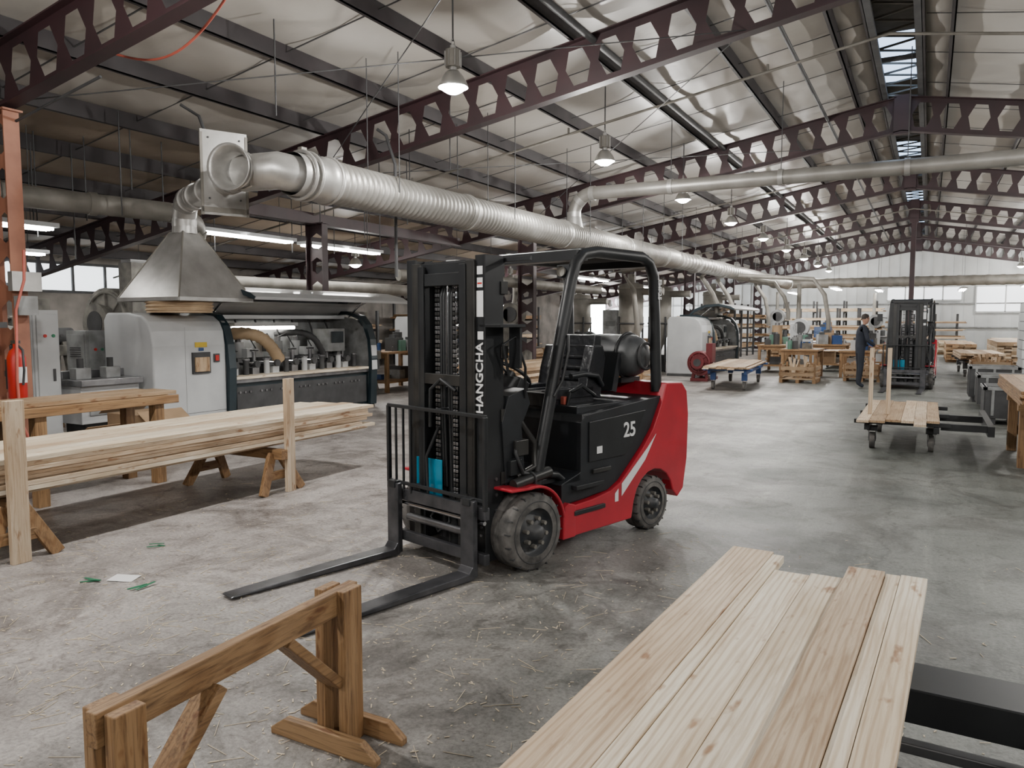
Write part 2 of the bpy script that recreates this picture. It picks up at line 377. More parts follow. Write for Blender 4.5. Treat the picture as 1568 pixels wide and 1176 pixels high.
def wall_x(name, X, th, holes, m1='block', m2='panel', zs=2.0):
    b=MB(); H=zlow(X)+BD+.3
    ys=sorted(set([Y0,Y1]+[h[0] for h in holes]+[h[1] for h in holes]))
    for a,c in zip(ys,ys[1:]):
        hh=[h for h in holes if h[0]<=a and h[1]>=c]
        segs=[(0,H)] if not hh else [(0,hh[0][2]),(hh[0][3],H)]
        for z0,z1 in segs:
            if z0<zs<z1: b.bb(X,X+th,a,c,z0,zs,m1); b.bb(X,X+th,a,c,zs,z1,m2)
            elif z1>z0: b.bb(X,X+th,a,c,z0,z1,m1 if z1<=zs else m2)
    b.obj(name)
holesL=[(8.6,12.6,2.25,2.9),(17,21,2.25,2.9),(26,30,2.25,2.9),(39.6,44.6,.3,2.95)]
wall_x('wall_left', XL, -.2, holesL, 'block','block')
wall_x('wall_right', XR, .2, [],'block','block')
for i,h in enumerate(holesL):
    b=MB(); b.bb(XL-.12,XL-.1,h[0],h[1],h[2],h[3],'sky2' if i==3 else 'sky')
    n=5 if i<3 else 1
    for k in range(n+1):
        y=h[0]+(h[1]-h[0])*k/n; b.bb(XL-.08,XL-.03,y-.025,y+.025,h[2],h[3],'dgrey')
    for z in (h[2],h[3]): b.bb(XL-.1,XL+.02,h[0],h[1],z-.03,z+.03,'dgrey')
    b.obj('window_%d'%(i+1))
for nm,Y,th in (('wall_back',Y1,.2),('wall_front',Y0,-.2)):
    b=MB(); H=lambda x: zlow(x)+BD+.25
    b.prism([(XL,0),(XR,0),(XR,H(XR)),(XC,H(XC)+.5),(XL,H(XL))],'y',Y,Y+th,'panel' if nm=='wall_back' else 'block')
    if nm=='wall_back':
        x=XL
        while x<XR: b.bb(x,x+.04,Y-.03,Y,0,zlow(x)+.7,'panel'); x+=.5
        for z in (1.2,2.4,3.6): b.bb(XL,XR,Y-.12,Y-.04,z,z+.06,'mgrey')
    b.obj(nm)
for i,(xa,xb,za,zb) in enumerate([(-2.0,1.4,2.6,3.3),(2.0,7,2.0,3.3)]):
    b=MB(); b.bb(xa,xb,Y1-.1,Y1-.06,za,zb,'skyb')
    for k in range(5): x=xa+(xb-xa)*k/4; b.bb(x-.03,x+.03,Y1-.14,Y1-.05,za,zb,'panel')
    for z in (za,zb): b.bb(xa,xb,Y1-.14,Y1-.05,z-.04,z+.04,'panel')
    b.obj('window_%d'%(i+5))

# ------------------------------------------------------------------ lamps
def highbay(x,y,z=4.06,power=365):
    e=empty('high_bay_lamp',(x,y,z))
    b=MB(); k_=.78
    b.T=Matrix.Scale(k_,4)
    b.lathe([(.205,0),(.21,.01),(.195,.05),(.16,.12),(.11,.19),(.08,.22),(.0,.225)],'alu',28)
    b.lathe([(.0,-.085),(.08,-.07),(.14,-.035),(.175,.0),(.19,.02)],'lens',28)
    b.cyl((0,0,.22),(0,0,.27),.05,'galv'); b.cyl((0,0,.27),(0,0,.50),.10,'galvd',n=20)
    for k in range(8):
        a=k*math.pi/4; b.box((.105*math.cos(a),.105*math.sin(a),.38),(.03,.008,.2),'galv',(0,0,a))
    b.cyl((0,0,.5),(0,0,.56),.04,'galv'); b.ring((0,0,.6),.04,.008,'galv',(1,0,0),12,6)
    b.T=Matrix.Identity(4)
    b.cyl((0,0,.48),(0,0,zlow(x)+BD+.1-z),.01,'dgrey',n=6)
    b.obj('lamp_body',e)
    l=bpy.data.lights.new('lamp_light','POINT'); l.energy=power; l.shadow_soft_size=.08; l.color=(1,.972,.925)
    o=bpy.data.objects.new('lamp_light',l); sc.collection.objects.link(o); o.location=(0,0,-.1); o.parent=e
for k in range(-3,9): 
    y=7.1+4.35*k
    highbay(-4.55,y)
    highbay(3.6,y+.6)
for k in range(0,4): highbay(-12.5,15+8*k,z=2.95,power=170)
def fluo(x,y0,y1,z,wx=0):
    b=MB(); b.bb(x-.15,x+.15,y0,y1,z,z+.06,'mwhite'); 
    for s in (-.08,.0,.08): b.cyl((x+s,y0+.05,z-.02),(x+s,y1-.05,z-.02),.02,'tube',n=8)
    for y in (y0+.3,y1-.3): b.cyl((x,y,z+.06),(x,y,zlow(x)+BD+.1),.006,'dgrey',n=5)
    b.obj('fluorescent_fixture')
fluo(-11,8.9,11.3,3.12); fluo(-11,11.6,14,3.1); fluo(-10.6,5.2,6.4,2.85); fluo(-11,17,19.4,3.1); fluo(-14.2,6,8.4,2.8); fluo(-14.2,10,12.4,2.75); fluo(-11,24,28,3.1); fluo(-2,36.5,39,2.9); fluo(1.2,37,40,2.9); fluo(3.2,33,36,2.9); fluo(-5.8,38,41,2.9); fluo(-8.6,24,26.4,2.7); fluo(-3.2,31,33.4,2.8)

# ------------------------------------------------------------------ overhead pipes
b=MB()
for y in (1.0,11.3,20.2,29,38):
    for sgn,xe in ((-1,-16.5),(1,15)):
        b.cyl((XC,y,zlow(XC)+.14),(xe,y,zlow(xe)+.14),.02,'galvd',n=8)
        x=XC+sgn*1.5
        while abs(x)<abs(xe): b.cyl((x,y,zlow(x)+.14),(x,y,zlow(x)+.24),.018,'galvd',n=6); x+=sgn*3
b.cyl((-3.9,Y0+.1,zlow(-3.9)+BD-.06),(-3.9,Y1-.1,zlow(-3.9)+BD-.06),.045,'dgrey',n=10)
b.cyl((-1.9,Y0+.1,zlow(-1.9)+BD-.06),(-1.9,Y1-.1,zlow(-1.9)+BD-.06),.03,'dgrey',n=10)
b.obj('sprinkler_pipes')
b=MB()
b.cyl((-12,4.75,3.05),(-7,4.75,3.9),.014,'dgrey',n=8)
for i in range(30):
    x=R(-12,-6); y=R(5,12); b.cyl((x,y,zlow(x)-R(.1,.9)),(x,y,zlow(x)+BD+.1),.009,'dgrey',n=5)
for y0,y1 in ((4.7,9.4),(9.4,16.5)):
    b.cyl((-8.5,y0,3.85),(-2,y1,4.95),.007,'dgrey',n=5); b.cyl((-2,y0,4.95),(-8.5,y1,3.85),.007,'dgrey',n=5)
b.tube([(-6.9,8.8,zlow(-6.9)+.2),(-6.75,8.8,zlow(-6.9)+.1),(-6.6,8.8,3.75),(-6.6,8.8,3.3),(-6.6,8.8,2.2)],.022,'dgrey',8)
b.tube([(-8.2,6.6,zlow(-8.2)+.4),(-8.0,6.7,4.1),(-7.9,6.7,3.9),(-7.9,6.7,3.5)],.02,'dgrey',6)
b.obj('ceiling_conduits')

def ridged(b,p1,p2,r,m,step=.12,n=28,amp=1.065):
    p1=Vector(p1);p2=Vector(p2);L=(p2-p1).length; prof=[];h=0
    while h<L:
        prof+=[(r,h),(r,min(h+step*.6,L)),(r*amp,min(h+step*.7,L)),(r*amp,min(h+step*.9,L))]; h+=step
    prof.append((r,L)); b.lathe(prof,m,n,p1,p2-p1)
def coupling(b,p,d,r,m='galv'):
    d=Vector(d).normalized(); p=Vector(p)
    b.cyl(p-d*.05,p+d*.05,r*1.07,m,n=26); 
e=empty('extraction_duct',(0,0,0))
b=MB()
ridged(b,(-6.2,7.0,3.2),(-6.0,20,3.2),.235,'ductm',.10)
ridged(b,(-6.0,20,3.2),(-5.6,36.2,3.2),.22,'ductm',.3)
for y in (9.9,13.2,16.4,19,22,25,28,31,34): 
    p=Vector((-6.2+.0148*(y-7),y,3.2)); b.cyl(p-Vector((0,.10,0)),p+Vector((0,.10,0)),.258,'ductm',n=26); b.ring(p,.262,.012,'galv',(0,1,0),26,6)
b.lathe([(.235,0),(.235,.42),(.262,.43),(.262,.6),(.24,.62)],'galv',28,(-6.21,6.4,3.2),(0.015,1,0))
b.cyl((-5.6,36,3.2),(-5.6,36.4,3.2),.25,'galv',n=24)
ridged(b,(-5.4,36.2,3.2),(9,36.2,3.2),.2,'galvd',.5)
for k in range(10):
    y=8+3*k; x=-6.2+.0145*(y-7)
    for s in (-.25,.25): b.cyl((x+s,y,3.2),(x+s,y,zlow(x)+BD+.1),.007,'dgrey',n=5)
b.obj('main_duct',e)
b=MB()
pts=[(-6.1,13.8,3.3),(-6.1,13.8,3.62)]+[(-6.1+.38*(1-math.cos(t)),13.8,3.62+.38*math.sin(t)) for t in [math.pi/2*i/8 for i in range(1,9)]]
b.tube(pts,.125,'ductm',20); b.cyl((-5.72,13.8,4.0),(12,13.8,4.0),.125,'ductm',n=22)
for p,dd in ((pts[1],(0,0,1)),(pts[5],Vector(pts[6])-Vector(pts[4])),(pts[-1],(1,0,0))): coupling(b,p,dd,.125)
x=-4.2
while x<12: b.cyl((x-.04,13.8,4.0),(x+.04,13.8,4.0),.14,'galv',n=22); b.cyl((x,13.8,4.1),(x,13.8,zlow(x)+BD+.1),.008,'dgrey',n=5); x+=1.9
b.lathe([(.125,0),(.17,-.2),(.2,-.35)],'galv',20,(-6.1,13.8,3.62))
b.obj('branch_duct',e)
b=MB()
hx,hy=-9.2,7.4
s=.62; t=.13
vs=[(hx-s,hy-s,1.9),(hx+s,hy-s,1.9),(hx+s,hy+s,1.9),(hx-s,hy+s,1.9),(hx-t,hy-t,2.82),(hx+t,hy-t,2.82),(hx+t,hy+t,2.82),(hx-t,hy+t,2.82)]
b.add(vs,[(0,1,5,4),(1,2,6,5),(2,3,7,6),(3,0,4,7)],'galv')
for a,c in (((hx-s,hy-s),(hx+s,hy-s)),((hx+s,hy-s),(hx+s,hy+s)),((hx+s,hy+s),(hx-s,hy+s)),((hx-s,hy+s),(hx-s,hy-s))):
    b.beam((*a,1.88),(*c,1.88),.03,.05,'galv')
for a,c in zip(vs[:4],vs[4:]): b.cyl(a,c,.012,'galvd',n=6)
b.cyl((hx+.1,hy-.2,1.70),(hx+.1,hy-.2,1.9),.42,'hose',n=28); 
for z in (1.74,1.79,1.84): b.ring((hx+.1,hy-.2,z),.425,.014,'hose')
d=Vector((2.75,-1.3,0)).normalized()
b.cyl((hx,hy,2.8),(hx,hy,2.98),.17,'galv',r2=.15,n=22)
pp=[Vector((hx,hy,2.95))+d*(.28*(1-math.cos(a)))+Vector((0,0,.28*math.sin(a))) for a in [math.pi/2*i/8 for i in range(9)]]
b.tube(pp,.155,'galv',22)
for i in (0,3,6): coupling(b,pp[i],pp[min(i+1,8)]-pp[max(i-1,0)],.152)
q0=pp[-1]; q1=q0+d*2.42
b.cyl(q0,q1,.15,'galv',n=22)
for k in (.0,.3,.42,.9,1.35,1.9,2.05): coupling(b,q0+d*k,d,.158)
b.obj('hood_duct',e)
b=MB()
c=q0+d*1.68; pl=Matrix.Translation(c)@Matrix.Rotation(math.atan2(d.y,d.x),4,'Z'); b.T=pl
b.box((0,0,.10),(.012,.54,.98),'galv'); b.box((0,0,-.33),(.03,.54,.06),'galvd'); b.box((0,.26,.08),(.03,.03,.95),'galvd'); b.box((0,-.26,.08),(.03,.03,.95),'galvd'); b.box((-.02,0,.4),(.02,.1,.03),'dgrey')
for y in (-.18,.18):
    for z in (-.2,.15,.5): b.cyl((.006,y,z),(.014,y,z),.012,'dgrey',n=8)
b.T=Matrix.Identity(4)
b.obj('blast_gate',e)
b=MB()
w=q1.copy()
b.tube([q1-d*.05, w+Vector((.08,.03,0)), Vector((-6.25,6.25,3.21)), Vector((-6.21,6.5,3.2))],.20,'galv',28)
ba=Vector((.28,-1,-.02)).normalized(); w2=w+Vector((.05,.0,0))
b.lathe([(.19,0),(.19,.26),(.205,.27),(.225,.33),(.25,.36),(.25,.38),(.215,.335),(.18,.27),(.175,.05),(0,.04)],'galv',30,w2,ba)
b.ring(w2+ba*.25,.205,.018,'galv',ba); b.ring(w2+ba*.12,.198,.014,'galv',ba)
for yy in (6.52,6.62,6.95): b.ring((-6.2,yy,3.2),.262,.02,'galv',(0,1,0))
b.box((-6.2,6.57,3.48),(.06,.08,.06),'galvd')
b.obj('wye_junction',e)
b=MB()
pA=Vector((-10.6,4.3,3.18)); pB=Vector((-9.65,7.5,3.14))
b.cyl(pA,pB,.14,'galvd',n=20)
for t in (.1,.4,.7): coupling(b,pA.lerp(pB,t),pB-pA,.145,'galvd')
b.tube([(-10.4,8.6,3.05),(-10.5,8.6,2.8),(-10.6,8.5,2.4),(-10.9,8.5,2.1),(-11.0,8.5,1.8)],.16,'galvd',16)
b.tube([(-9.65,7.5,3.14),(-9.8,7.9,3.12),(-10.1,8.3,3.1),(-10.4,8.6,3.05)],.14,'galvd',16)
b.cyl((-11.6,9.5,2.3),(-10.9,16,2.3),.13,'galvd',n=18); b.tube([(-11.2,13,2.3),(-11.3,13,2.0),(-11.4,13,1.4)],.1,'galvd',12)
b.tube([(-9.4,12.6,2.5),(-9.0,13.6,2.5),(-8.9,15.5,2.5),(-8.9,22,2.5)],.12,'galvd',14)
b.obj('dust_pipe')
b=MB()
for (x,y,z0) in ((-5.6,23.2,1.8),(-5.6,25.2,1.8),(-4.3,28,1.6),(-6.8,19.6,1.0),(-2.8,26.2,1.3),(-5.3,30,1.4)):
    b.tube([(x,y,z0),(x,y,z0+.3),(x-.15,y+.05,2.4),(x-.5,y+.1,2.9),(-5.9,y+.15,3.1)],.07,'galvd',12)
b.obj('drop_pipes',e)

# ------------------------------------------------------------------ forklift
def forklift(loc, rz, lettering=True):
    e=empty('forklift',loc,rz)
    b=MB()
    arch=[(x,z) for x,z in arc(-1.35,.2,.27,185,-5,10)][::-1]
    redp=[(-.37,.14),(-1.06,.14)]+[p for p in arch if p[1]>.19]+[(-1.68,.2),(-1.76,.26),(-1.81,.5),(-1.82,.85),(-1.79,1.04),(-1.72,1.11),(-1.5,1.12),(-1.43,.95),(-1.33,.78),(-1.2,.65),(-1.05,.53),(-.92,.43),(-.8,.385),(-.6,.36),(-.37,.35)]
    b.prism(redp,'y',-.53,.53,'red')
    b.bb(-1.86,-1.82,-.2,.2,.35,.6,'black')
    for sy in (-1,1):
        o0,o1=(.32,.545) if sy>0 else (-.545,-.32)
        outer=[(.22,.555)]+arc(0,.25,.30,82,172,12); inner=arc(0,.25,.28,172,82,12)+[(.22,.535)]
        b.prism(outer+inner,'y',o0,o1,'red')
        b.prism([(-.27,.14),(-.40,.14),(-.40,.36),(-.33,.38),(-.29,.36),(-.275,.28)],'y',o0,o1,'red')
    b.obj('counterweight_body',e,bevel=.016,seg=3)
    b=MB()
    b.prism([(.12,.2),(-.37,.2),(-.37,.5),(.12,.5)],'y',-.31,.31,'black')
    b.prism([(-.3,.36),(-.8,.39),(-.92,.44),(-1.05,.54),(-1.2,.66),(-1.33,.79),(-1.43,.96),(-1.5,1.0),(-1.46,1.02),(-.55,.95),(-.5,.9),(-.5,.56),(-.3,.5)],'y',-.5,.5,'plastic')
    b.prism([(-.28,.5),(-.5,.56),(-.5,.5)],'y',-.5,.5,'plastic')
    b.bb(-1.35,-.55,-.42,.42,.95,1.0,'plastic')
    for sy in (-1,1):
        y0,y1=(.5,.512) if sy>0 else (-.512,-.5)
        b.prism([(-.58,.62),(-1.0,.62),(-1.12,.72),(-1.25,.93),(-.58,.9)],'y',y0,y1,'black')
        b.box((-.55,sy*.49,.30),(.34,.12,.03),'black'); b.box((-.55,sy*.5,.47),(.3,.1,.03),'black'); b.box((-.55,sy*.46,.38),(.34,.02,.16),'grease')
        b.box((-.72,sy*.51,.55),(.2,.02,.03),'grease')
    b.prism([(.12,.5),(.16,.95),(.1,1.12),(-.06,1.16),(-.1,1.06),(-.02,.92),(-.06,.5)],'y',-.4,.4,'plastic')
    b.box((-.15,0,.52),(.4,.84,.03),'black')
    b.box((-.12,.2,1.15),(.1,.22,.12),'black',(0,-.5,0))
    for sy in (-.05,-.13,-.21,-.29): b.cyl((-.05,sy,1.12),(-.14,sy,1.34),.008,'steel',n=6); b.cyl((-.14,sy,1.34),(-.15,sy,1.38),.02,'black',n=8)
    b.cyl((-.02,.05,.98),(-.24,.05,1.2),.03,'black')
    b.box((-.2,.12,.58),(.12,.08,.02),'steel',(0,.5,0))
    b.tube([(-.02,.38,.95),(-.12,.42,.8),(-.1,.44,.65),(.05,.42,.6)],.02,'grease',8); b.tube([(.0,.36,.9),(.06,.42,.75),(.02,.45,.62),(-.2,.45,.58)],.014,'black',6)
    b.box((.0,.40,.78),(.12,.05,.1),'grease'); b.box((.06,.38,.66),(.1,.1,.1),'black')
    b.cyl((.12,.46,.56),(-.22,.46,.60),.035,'grease',n=12); b.ring((-.05,.46,.58),.04,.008,'dgrey',(1,0,-.1),16,6)
    b.obj('chassis_and_hood',e,bevel=.012)
    b=MB(); ax=Vector((-.6,0,.8)).normalized(); c=Vector((-.26,.05,1.22)); b.ring(c,.155,.014,'black',ax)
    q=Vector((0,0,1)).rotation_difference(ax).to_matrix()
    for k in range(3): b.cyl(c,c+q@Vector((.155*math.cos(k*2.09),.155*math.sin(k*2.09),0)),.01,'black',n=6)
    b.cyl(c-ax*.02,c+ax*.02,.04,'black'); b.cyl(c+q@Vector((.13,0,.0)),c+q@Vector((.13,0,0))+ax*.07,.018,'black')
    b.obj('steering_wheel',e)
    b=MB()
    b.T=Matrix.Translation((0,0,-.09))
    b.box((-.75,0,1.12),(.46,.46,.10),'vinyl'); b.box((-.75,.20,1.165),(.42,.09,.08),'vinyl'); b.box((-.75,-.20,1.165),(.42,.09,.08),'vinyl')
    b.prism([(-.94,1.15),(-.99,1.3),(-1.02,1.48),(-1.04,1.58),(-1.12,1.58),(-1.11,1.4),(-1.06,1.1)],'y',-.19,.19,'vinyl')
    for sy in (-.2,.2): b.prism([(-.86,1.15),(-.90,1.33),(-.96,1.5),(-1.07,1.5),(-1.1,1.4),(-1.04,1.1)],'y',sy-.045,sy+.045,'vinyl')
    for z in (1.25,1.33,1.41,1.49): b.cyl((-.98-.3*(z-1.3),-.13,z),(-.98-.3*(z-1.3),.13,z),.02,'vinyl',n=8)
    for y in (-.09,.09): b.box((-.75,y,1.172),(.36,.05,.02),'vinyl')
    b.tube([(-1.05,.25,1.2),(-.95,.28,1.28),(-.8,.28,1.3),(-.65,.28,1.29)],.02,'plastic')
    b.tube([(-.6,.28,1.05),(-.62,.3,1.18),(-.75,.3,1.22),(-.9,.3,1.14)],.014,'black')
    b.bb(-.62,-.58,.24,.28,1.09,1.15,'orangeh')
    b.obj('operator_seat',e,bevel=.03,seg=3)
    b=MB(); b.lathe([(0,-.36),(.08,-.355),(.14,-.31),(.165,-.25),(.17,0),(.165,.25),(.14,.31),(.08,.355),(0,.36)],'tank',24,(-1.45,0,1.32),(0,1,0))
    b.ring((-1.45,.37,1.32),.1,.012,'dgrey',(0,1,0)); 
    for y in (-.2,.2): b.ring((-1.45,y,1.32),.178,.012,'black',(0,1,0)); b.box((-1.45,y,1.13),(.25,.05,.04),'black')
    b.box((-1.24,0,1.2),(.06,.5,.3),'plastic',(0,-.25,0))
    b.obj('fuel_tank',e)
    b=MB()
    for y in (-.44,.44):
        yy=y
        b.tube([(-.1,yy,.5),(-.16,yy,.75),(-.24,yy,1.05),(-.36,yy*.99,1.5),(-.47,yy*.97,1.86),(-.52,yy*.96,1.98),(-.6,yy*.95,2.05),(-.75,yy*.95,2.075),(-1.3,yy*.95,2.07),(-1.4,yy*.95,2.03),(-1.45,yy*.97,1.93),(-1.47,yy*.98,1.6),(-1.49,yy,1.05)],.042,'black',10)
        b.tube([(-.12,yy,.6),(-.32,yy,.56),(-.4,yy,.5)],.025,'black',8)
        b.tube([(-.24,yy+.04,1.1),(-.3,yy+.06,1.2),(-.36,yy+.06,1.4),(-.38,yy+.04,1.5)],.012,'black',6)
    for x in (-.6,-.74,-.88,-1.02,-1.16,-1.3,-1.4):
        b.box((x,0,2.07),(.03,.82,.035),'black',(0,.5,0))
    b.bb(-.66,-.54,-.42,.42,2.01,2.08,'black'); b.bb(-1.44,-1.34,-.42,.42,2.0,2.07,'black')
    b.bb(-1.33,-.64,-.40,.40,2.095,2.1,'glassd')
    for y in (-.36,.36): 
        b.box((-.5,y,1.93),(.07,.11,.09),'plastic'); b.lathe([(0,0),(.032,.0),(.036,.02)],'galvd',16,(-.46,y,1.93),(1,0,0))
    b.cyl((-.42,-.5,1.65),(-.42,-.62,1.66),.01,'black',n=6); b.box((-.42,-.66,1.66),(.02,.12,.18),'black')
    b.obj('overhead_guard',e,bevel=.004)
    b=MB()
    def wheel(x,y0,y1,r,sgn):
        w=y1-y0; ya,yb=y0,y1
        b.lathe([(r*.62,0),(r*.93,0),(r*.985,.015),(r,.04),(r,w/2-.01),(r*.975,w/2-.005),(r*.975,w/2+.005),(r,w/2+.01),(r,w-.04),(r*.985,w-.015),(r*.93,w),(r*.62,w)],'rubber',44,(x,ya,r),(0,1,0))
        yo=yb if sgn>0 else ya; s=sgn
        b.lathe([(r*.66,0),(r*.62,-.01),(r*.6,-.05),(r*.45,-.055),(r*.36,-.02),(r*.2,-.015),(r*.18,.03),(0,.035)],'rim',32,(x,yo,r),(0,s,0))
        b.ring((x,yo,r),r*.8,.004,'dgrey',(0,1,0),40,5)
        for k in range(8):
            a=k*math.pi/4+.2; p=Vector((x+r*.36*math.cos(a),yo-s*.03,r+r*.36*math.sin(a))); b.cyl(p,p+Vector((0,s*.04,0)),.014,'galvd',n=6)
        for k in range(18):
            a=k*math.pi/9+.1
            p=Vector((x+r*.955*math.cos(a),yo-s*.022,r+r*.955*math.sin(a)))
            b.box(p,(.026,.04,.008),'dgrey',(0,-a,0))
    wheel(0,.34,.55,.25,1); wheel(0,-.55,-.34,.25,-1); wheel(-1.35,.36,.52,.205,1); wheel(-1.35,-.52,-.36,.205,-1)
    b.cyl((0,-.36,.25),(0,.36,.25),.08,'grease'); b.cyl((-1.35,-.38,.205),(-1.35,.38,.205),.05,'grease')
    b.obj('wheels',e)
    b=MB()
    H=2.0
    def channel(y,x0,x1,w,z0,z1,m,op):
        t=.02
        b.bb(x0,x1,y-t/2,y+t/2,z0,z1,m)
        ya,yb=(y,y+op*w)
        b.bb(x0,x0+t,min(ya,yb),max(ya,yb),z0,z1,m); b.bb(x1-t,x1,min(ya,yb),max(ya,yb),z0,z1,m)
    for sy in (-1,1):
        channel(sy*.375,.13,.29,.08,.08,H,'black',-sy)
        channel(sy*.295,.15,.31,.07,.1,H-.03,'grease',-sy)
        channel(sy*.225,.16,.32,.05,.12,H-.05,'black',-sy)
        b.cyl((.15,sy*.16,.12),(.15,sy*.16,1.15),.036,'black',n=14); b.cyl((.15,sy*.16,1.15),(.15,sy*.16,1.93),.022,'chrome',n=12)
        for sx_ in (.10,.075):
            z=.35
            while z<1.9: b.box((.27,sy*sx_,z),(.014,.02,.022),'grease' if int(z*40)%2 else 'steel'); z+=.03
        b.cyl((.26,sy*.07,1.86),(.26,sy*.12,1.86),.045,'grease',n=16)
        b.bb(.06,.14,sy*.36-.03,sy*.36+.03,.9,1.02,'black'); b.cyl((.1,sy*.3,.45),(-.1,sy*.3,.62),.032,'grease',n=12)
        for z in (.6,1.0,1.4,1.8): b.box((.13,sy*.39,z),(.06,.012,.08),'grease')
    for z,x in ((.14,.14),(1.05,.13),(1.93,.13)): b.bb(x-.02,x+.03,-.375,.375,z-.06,z+.06,'black')
    b.bb(.2,.26,-.3,.3,1.88,1.97,'black'); b.bb(.28,.31,-.225,.225,1.82,1.90,'black'); b.bb(.285,.315,-.225,.225,1.18,1.25,'grease')
    b.bb(.1,.34,-.02,.02,1.0,1.03,'black'); b.cyl((.2,0,.12),(.2,0,1.0),.045,'black',n=16); b.cyl((.2,0,1.0),(.2,0,1.25),.03,'chrome',n=12)
    for i,y in enumerate((-.05,-.025,0.025,.05)): b.tube([(.25,y,.5),(.27,y,1.1),(.27,y,1.75),(.24,y,1.87),(.18,y,1.8),(.17,y,1.1)],.011,'black',6)
    b.tube([(.3,.05,.35),(.34,.1,.3),(.35,.0,.22),(.33,-.1,.3),(.3,-.03,.4)],.012,'black',6)
    b.tube([(.3,-.05,.9),(.33,-.14,.7),(.34,-.12,.45),(.3,-.02,.36)],.012,'black',6)
    b.tube([(.3,.12,1.15),(.34,.02,1.22),(.34,-.08,1.15),(.33,-.1,.9)],.014,'black',6)
    b.tube([(.12,.42,1.25),(.2,.45,1.45),(.1,.46,1.5),(0,.45,1.3),(-.05,.4,1.1)],.01,'black',6)
    b.bb(.07,.29,.33,.52,1.555,1.575,'black') ; b.bb(.08,.1,.4,.5,1.3,1.56,'black')
    b.bb(.1,.12,.37,.6,1.96,1.99,'black')
    b.box((.3,-.15,.55),(.008,.24,.26),'bluef',(0,0,.1)); 
    b.bb(.1,.16,-.375,.375,.3,.36,'grease')
    for y in (-.33,.33):
        for z in (.25,.3,.35,.4): b.cyl((.29,y+.02,z),(.3,y+.02,z),.01,'steel',n=6)
    for z in (.3,.4,.5,.6): b.cyl((.2,.385,z),(.2,.392,z),.012,'steel',n=6)
    b.obj('mast',e,bevel=.003,seg=1)
    b=MB()
    b.bb(.345,.385,-.48,.48,.38,.46,'fork'); b.bb(.345,.385,-.48,.48,.10,.17,'fork')
    for y in (-.22,.22): b.bb(.31,.35,y-.03,y+.03,.1,.5,'grease')
    b.cyl((.37,-.46,.36),(.37,.46,.36),.014,'chrome',n=8); b.cyl((.36,-.3,.27),(.36,.3,.27),.025,'steel',n=10)
    for z in (1.02,.5): b.beam((.385,-.49,z),(.385,.49,z),.02,.025,'black')
    for y in (-.48,-.40,-.32,-.24,.48): b.beam((.385,y,.44),(.385,y,1.02),.018,.014,'black')
    b.beam((.385,-.48,.44),(.385,-.48,1.02),.03,.025,'black'); b.beam((.385,.48,.44),(.385,.48,1.02),.03,.025,'black')
    for y in (-.39,.36):
        b.bb(.39,.43,y-.06,y+.06,.02,.5,'fork'); b.box((.41,y,.49),(.06,.07,.05),'black')
        b.prism([(.39,.09),(.39,.03),(.42,.008),(1.60,.008),(1.62,.014),(1.6,.022),(.9,.045),(.46,.052),(.43,.09)],'y',y-.058,y+.058,'fork')
    b.obj('carriage_and_forks',e,bevel=.006)
    b=MB()
    for sy in (-1,1):
        y0,y1=(.531,.534) if sy>0 else (-.534,-.531)
        b.prism([(-.93,.33),(-1.22,.56),(-1.36,.74),(-1.24,.64),(-.93,.42)],'y',y0,y1,'white')
        b.prism([(-.85,.30),(-.89,.30),(-.89,.39),(-.85,.36)],'y',y0,y1,'white')
    b.bb(.291,.293,.31,.37,1.62,1.78,'white'); b.bb(.291,.293,.315,.365,1.80,1.86,'white'); b.bb(.291,.293,.315,.365,1.88,1.93,'white'); b.bb(.291,.2935,.32,.36,1.82,1.83,'redp')
    b.bb(.291,.293,.32,.37,1.48,1.53,'white')
    b.bb(-.72,-.66,.513,.515,.67,.72,'white')
    b.obj('decals',e)
    if lettering:
        mv=Matrix(((0,0,1,.294),(0,-1,0,.34),(1,0,0,1.24),(0,0,0,1)))
        text('mast_lettering','HANGCHA',.088,mv,e)
        ms=Matrix(((-1,0,0,-1.04),(0,0,1,.517),(0,1,0,.80),(0,0,0,1)))
        text('capacity_number','25',.15,ms,e)
        mp=Matrix(((0,-1,0,-1.465),(0,0,1,.475),(-1,0,0,1.83),(0,0,0,1)))
        text('post_lettering','FHF25',.06,mp,e)
    return e
forklift((-2.68,4.46,0),math.radians(-106))
forklift((-.42,20.3,0),math.radians(-93),False)

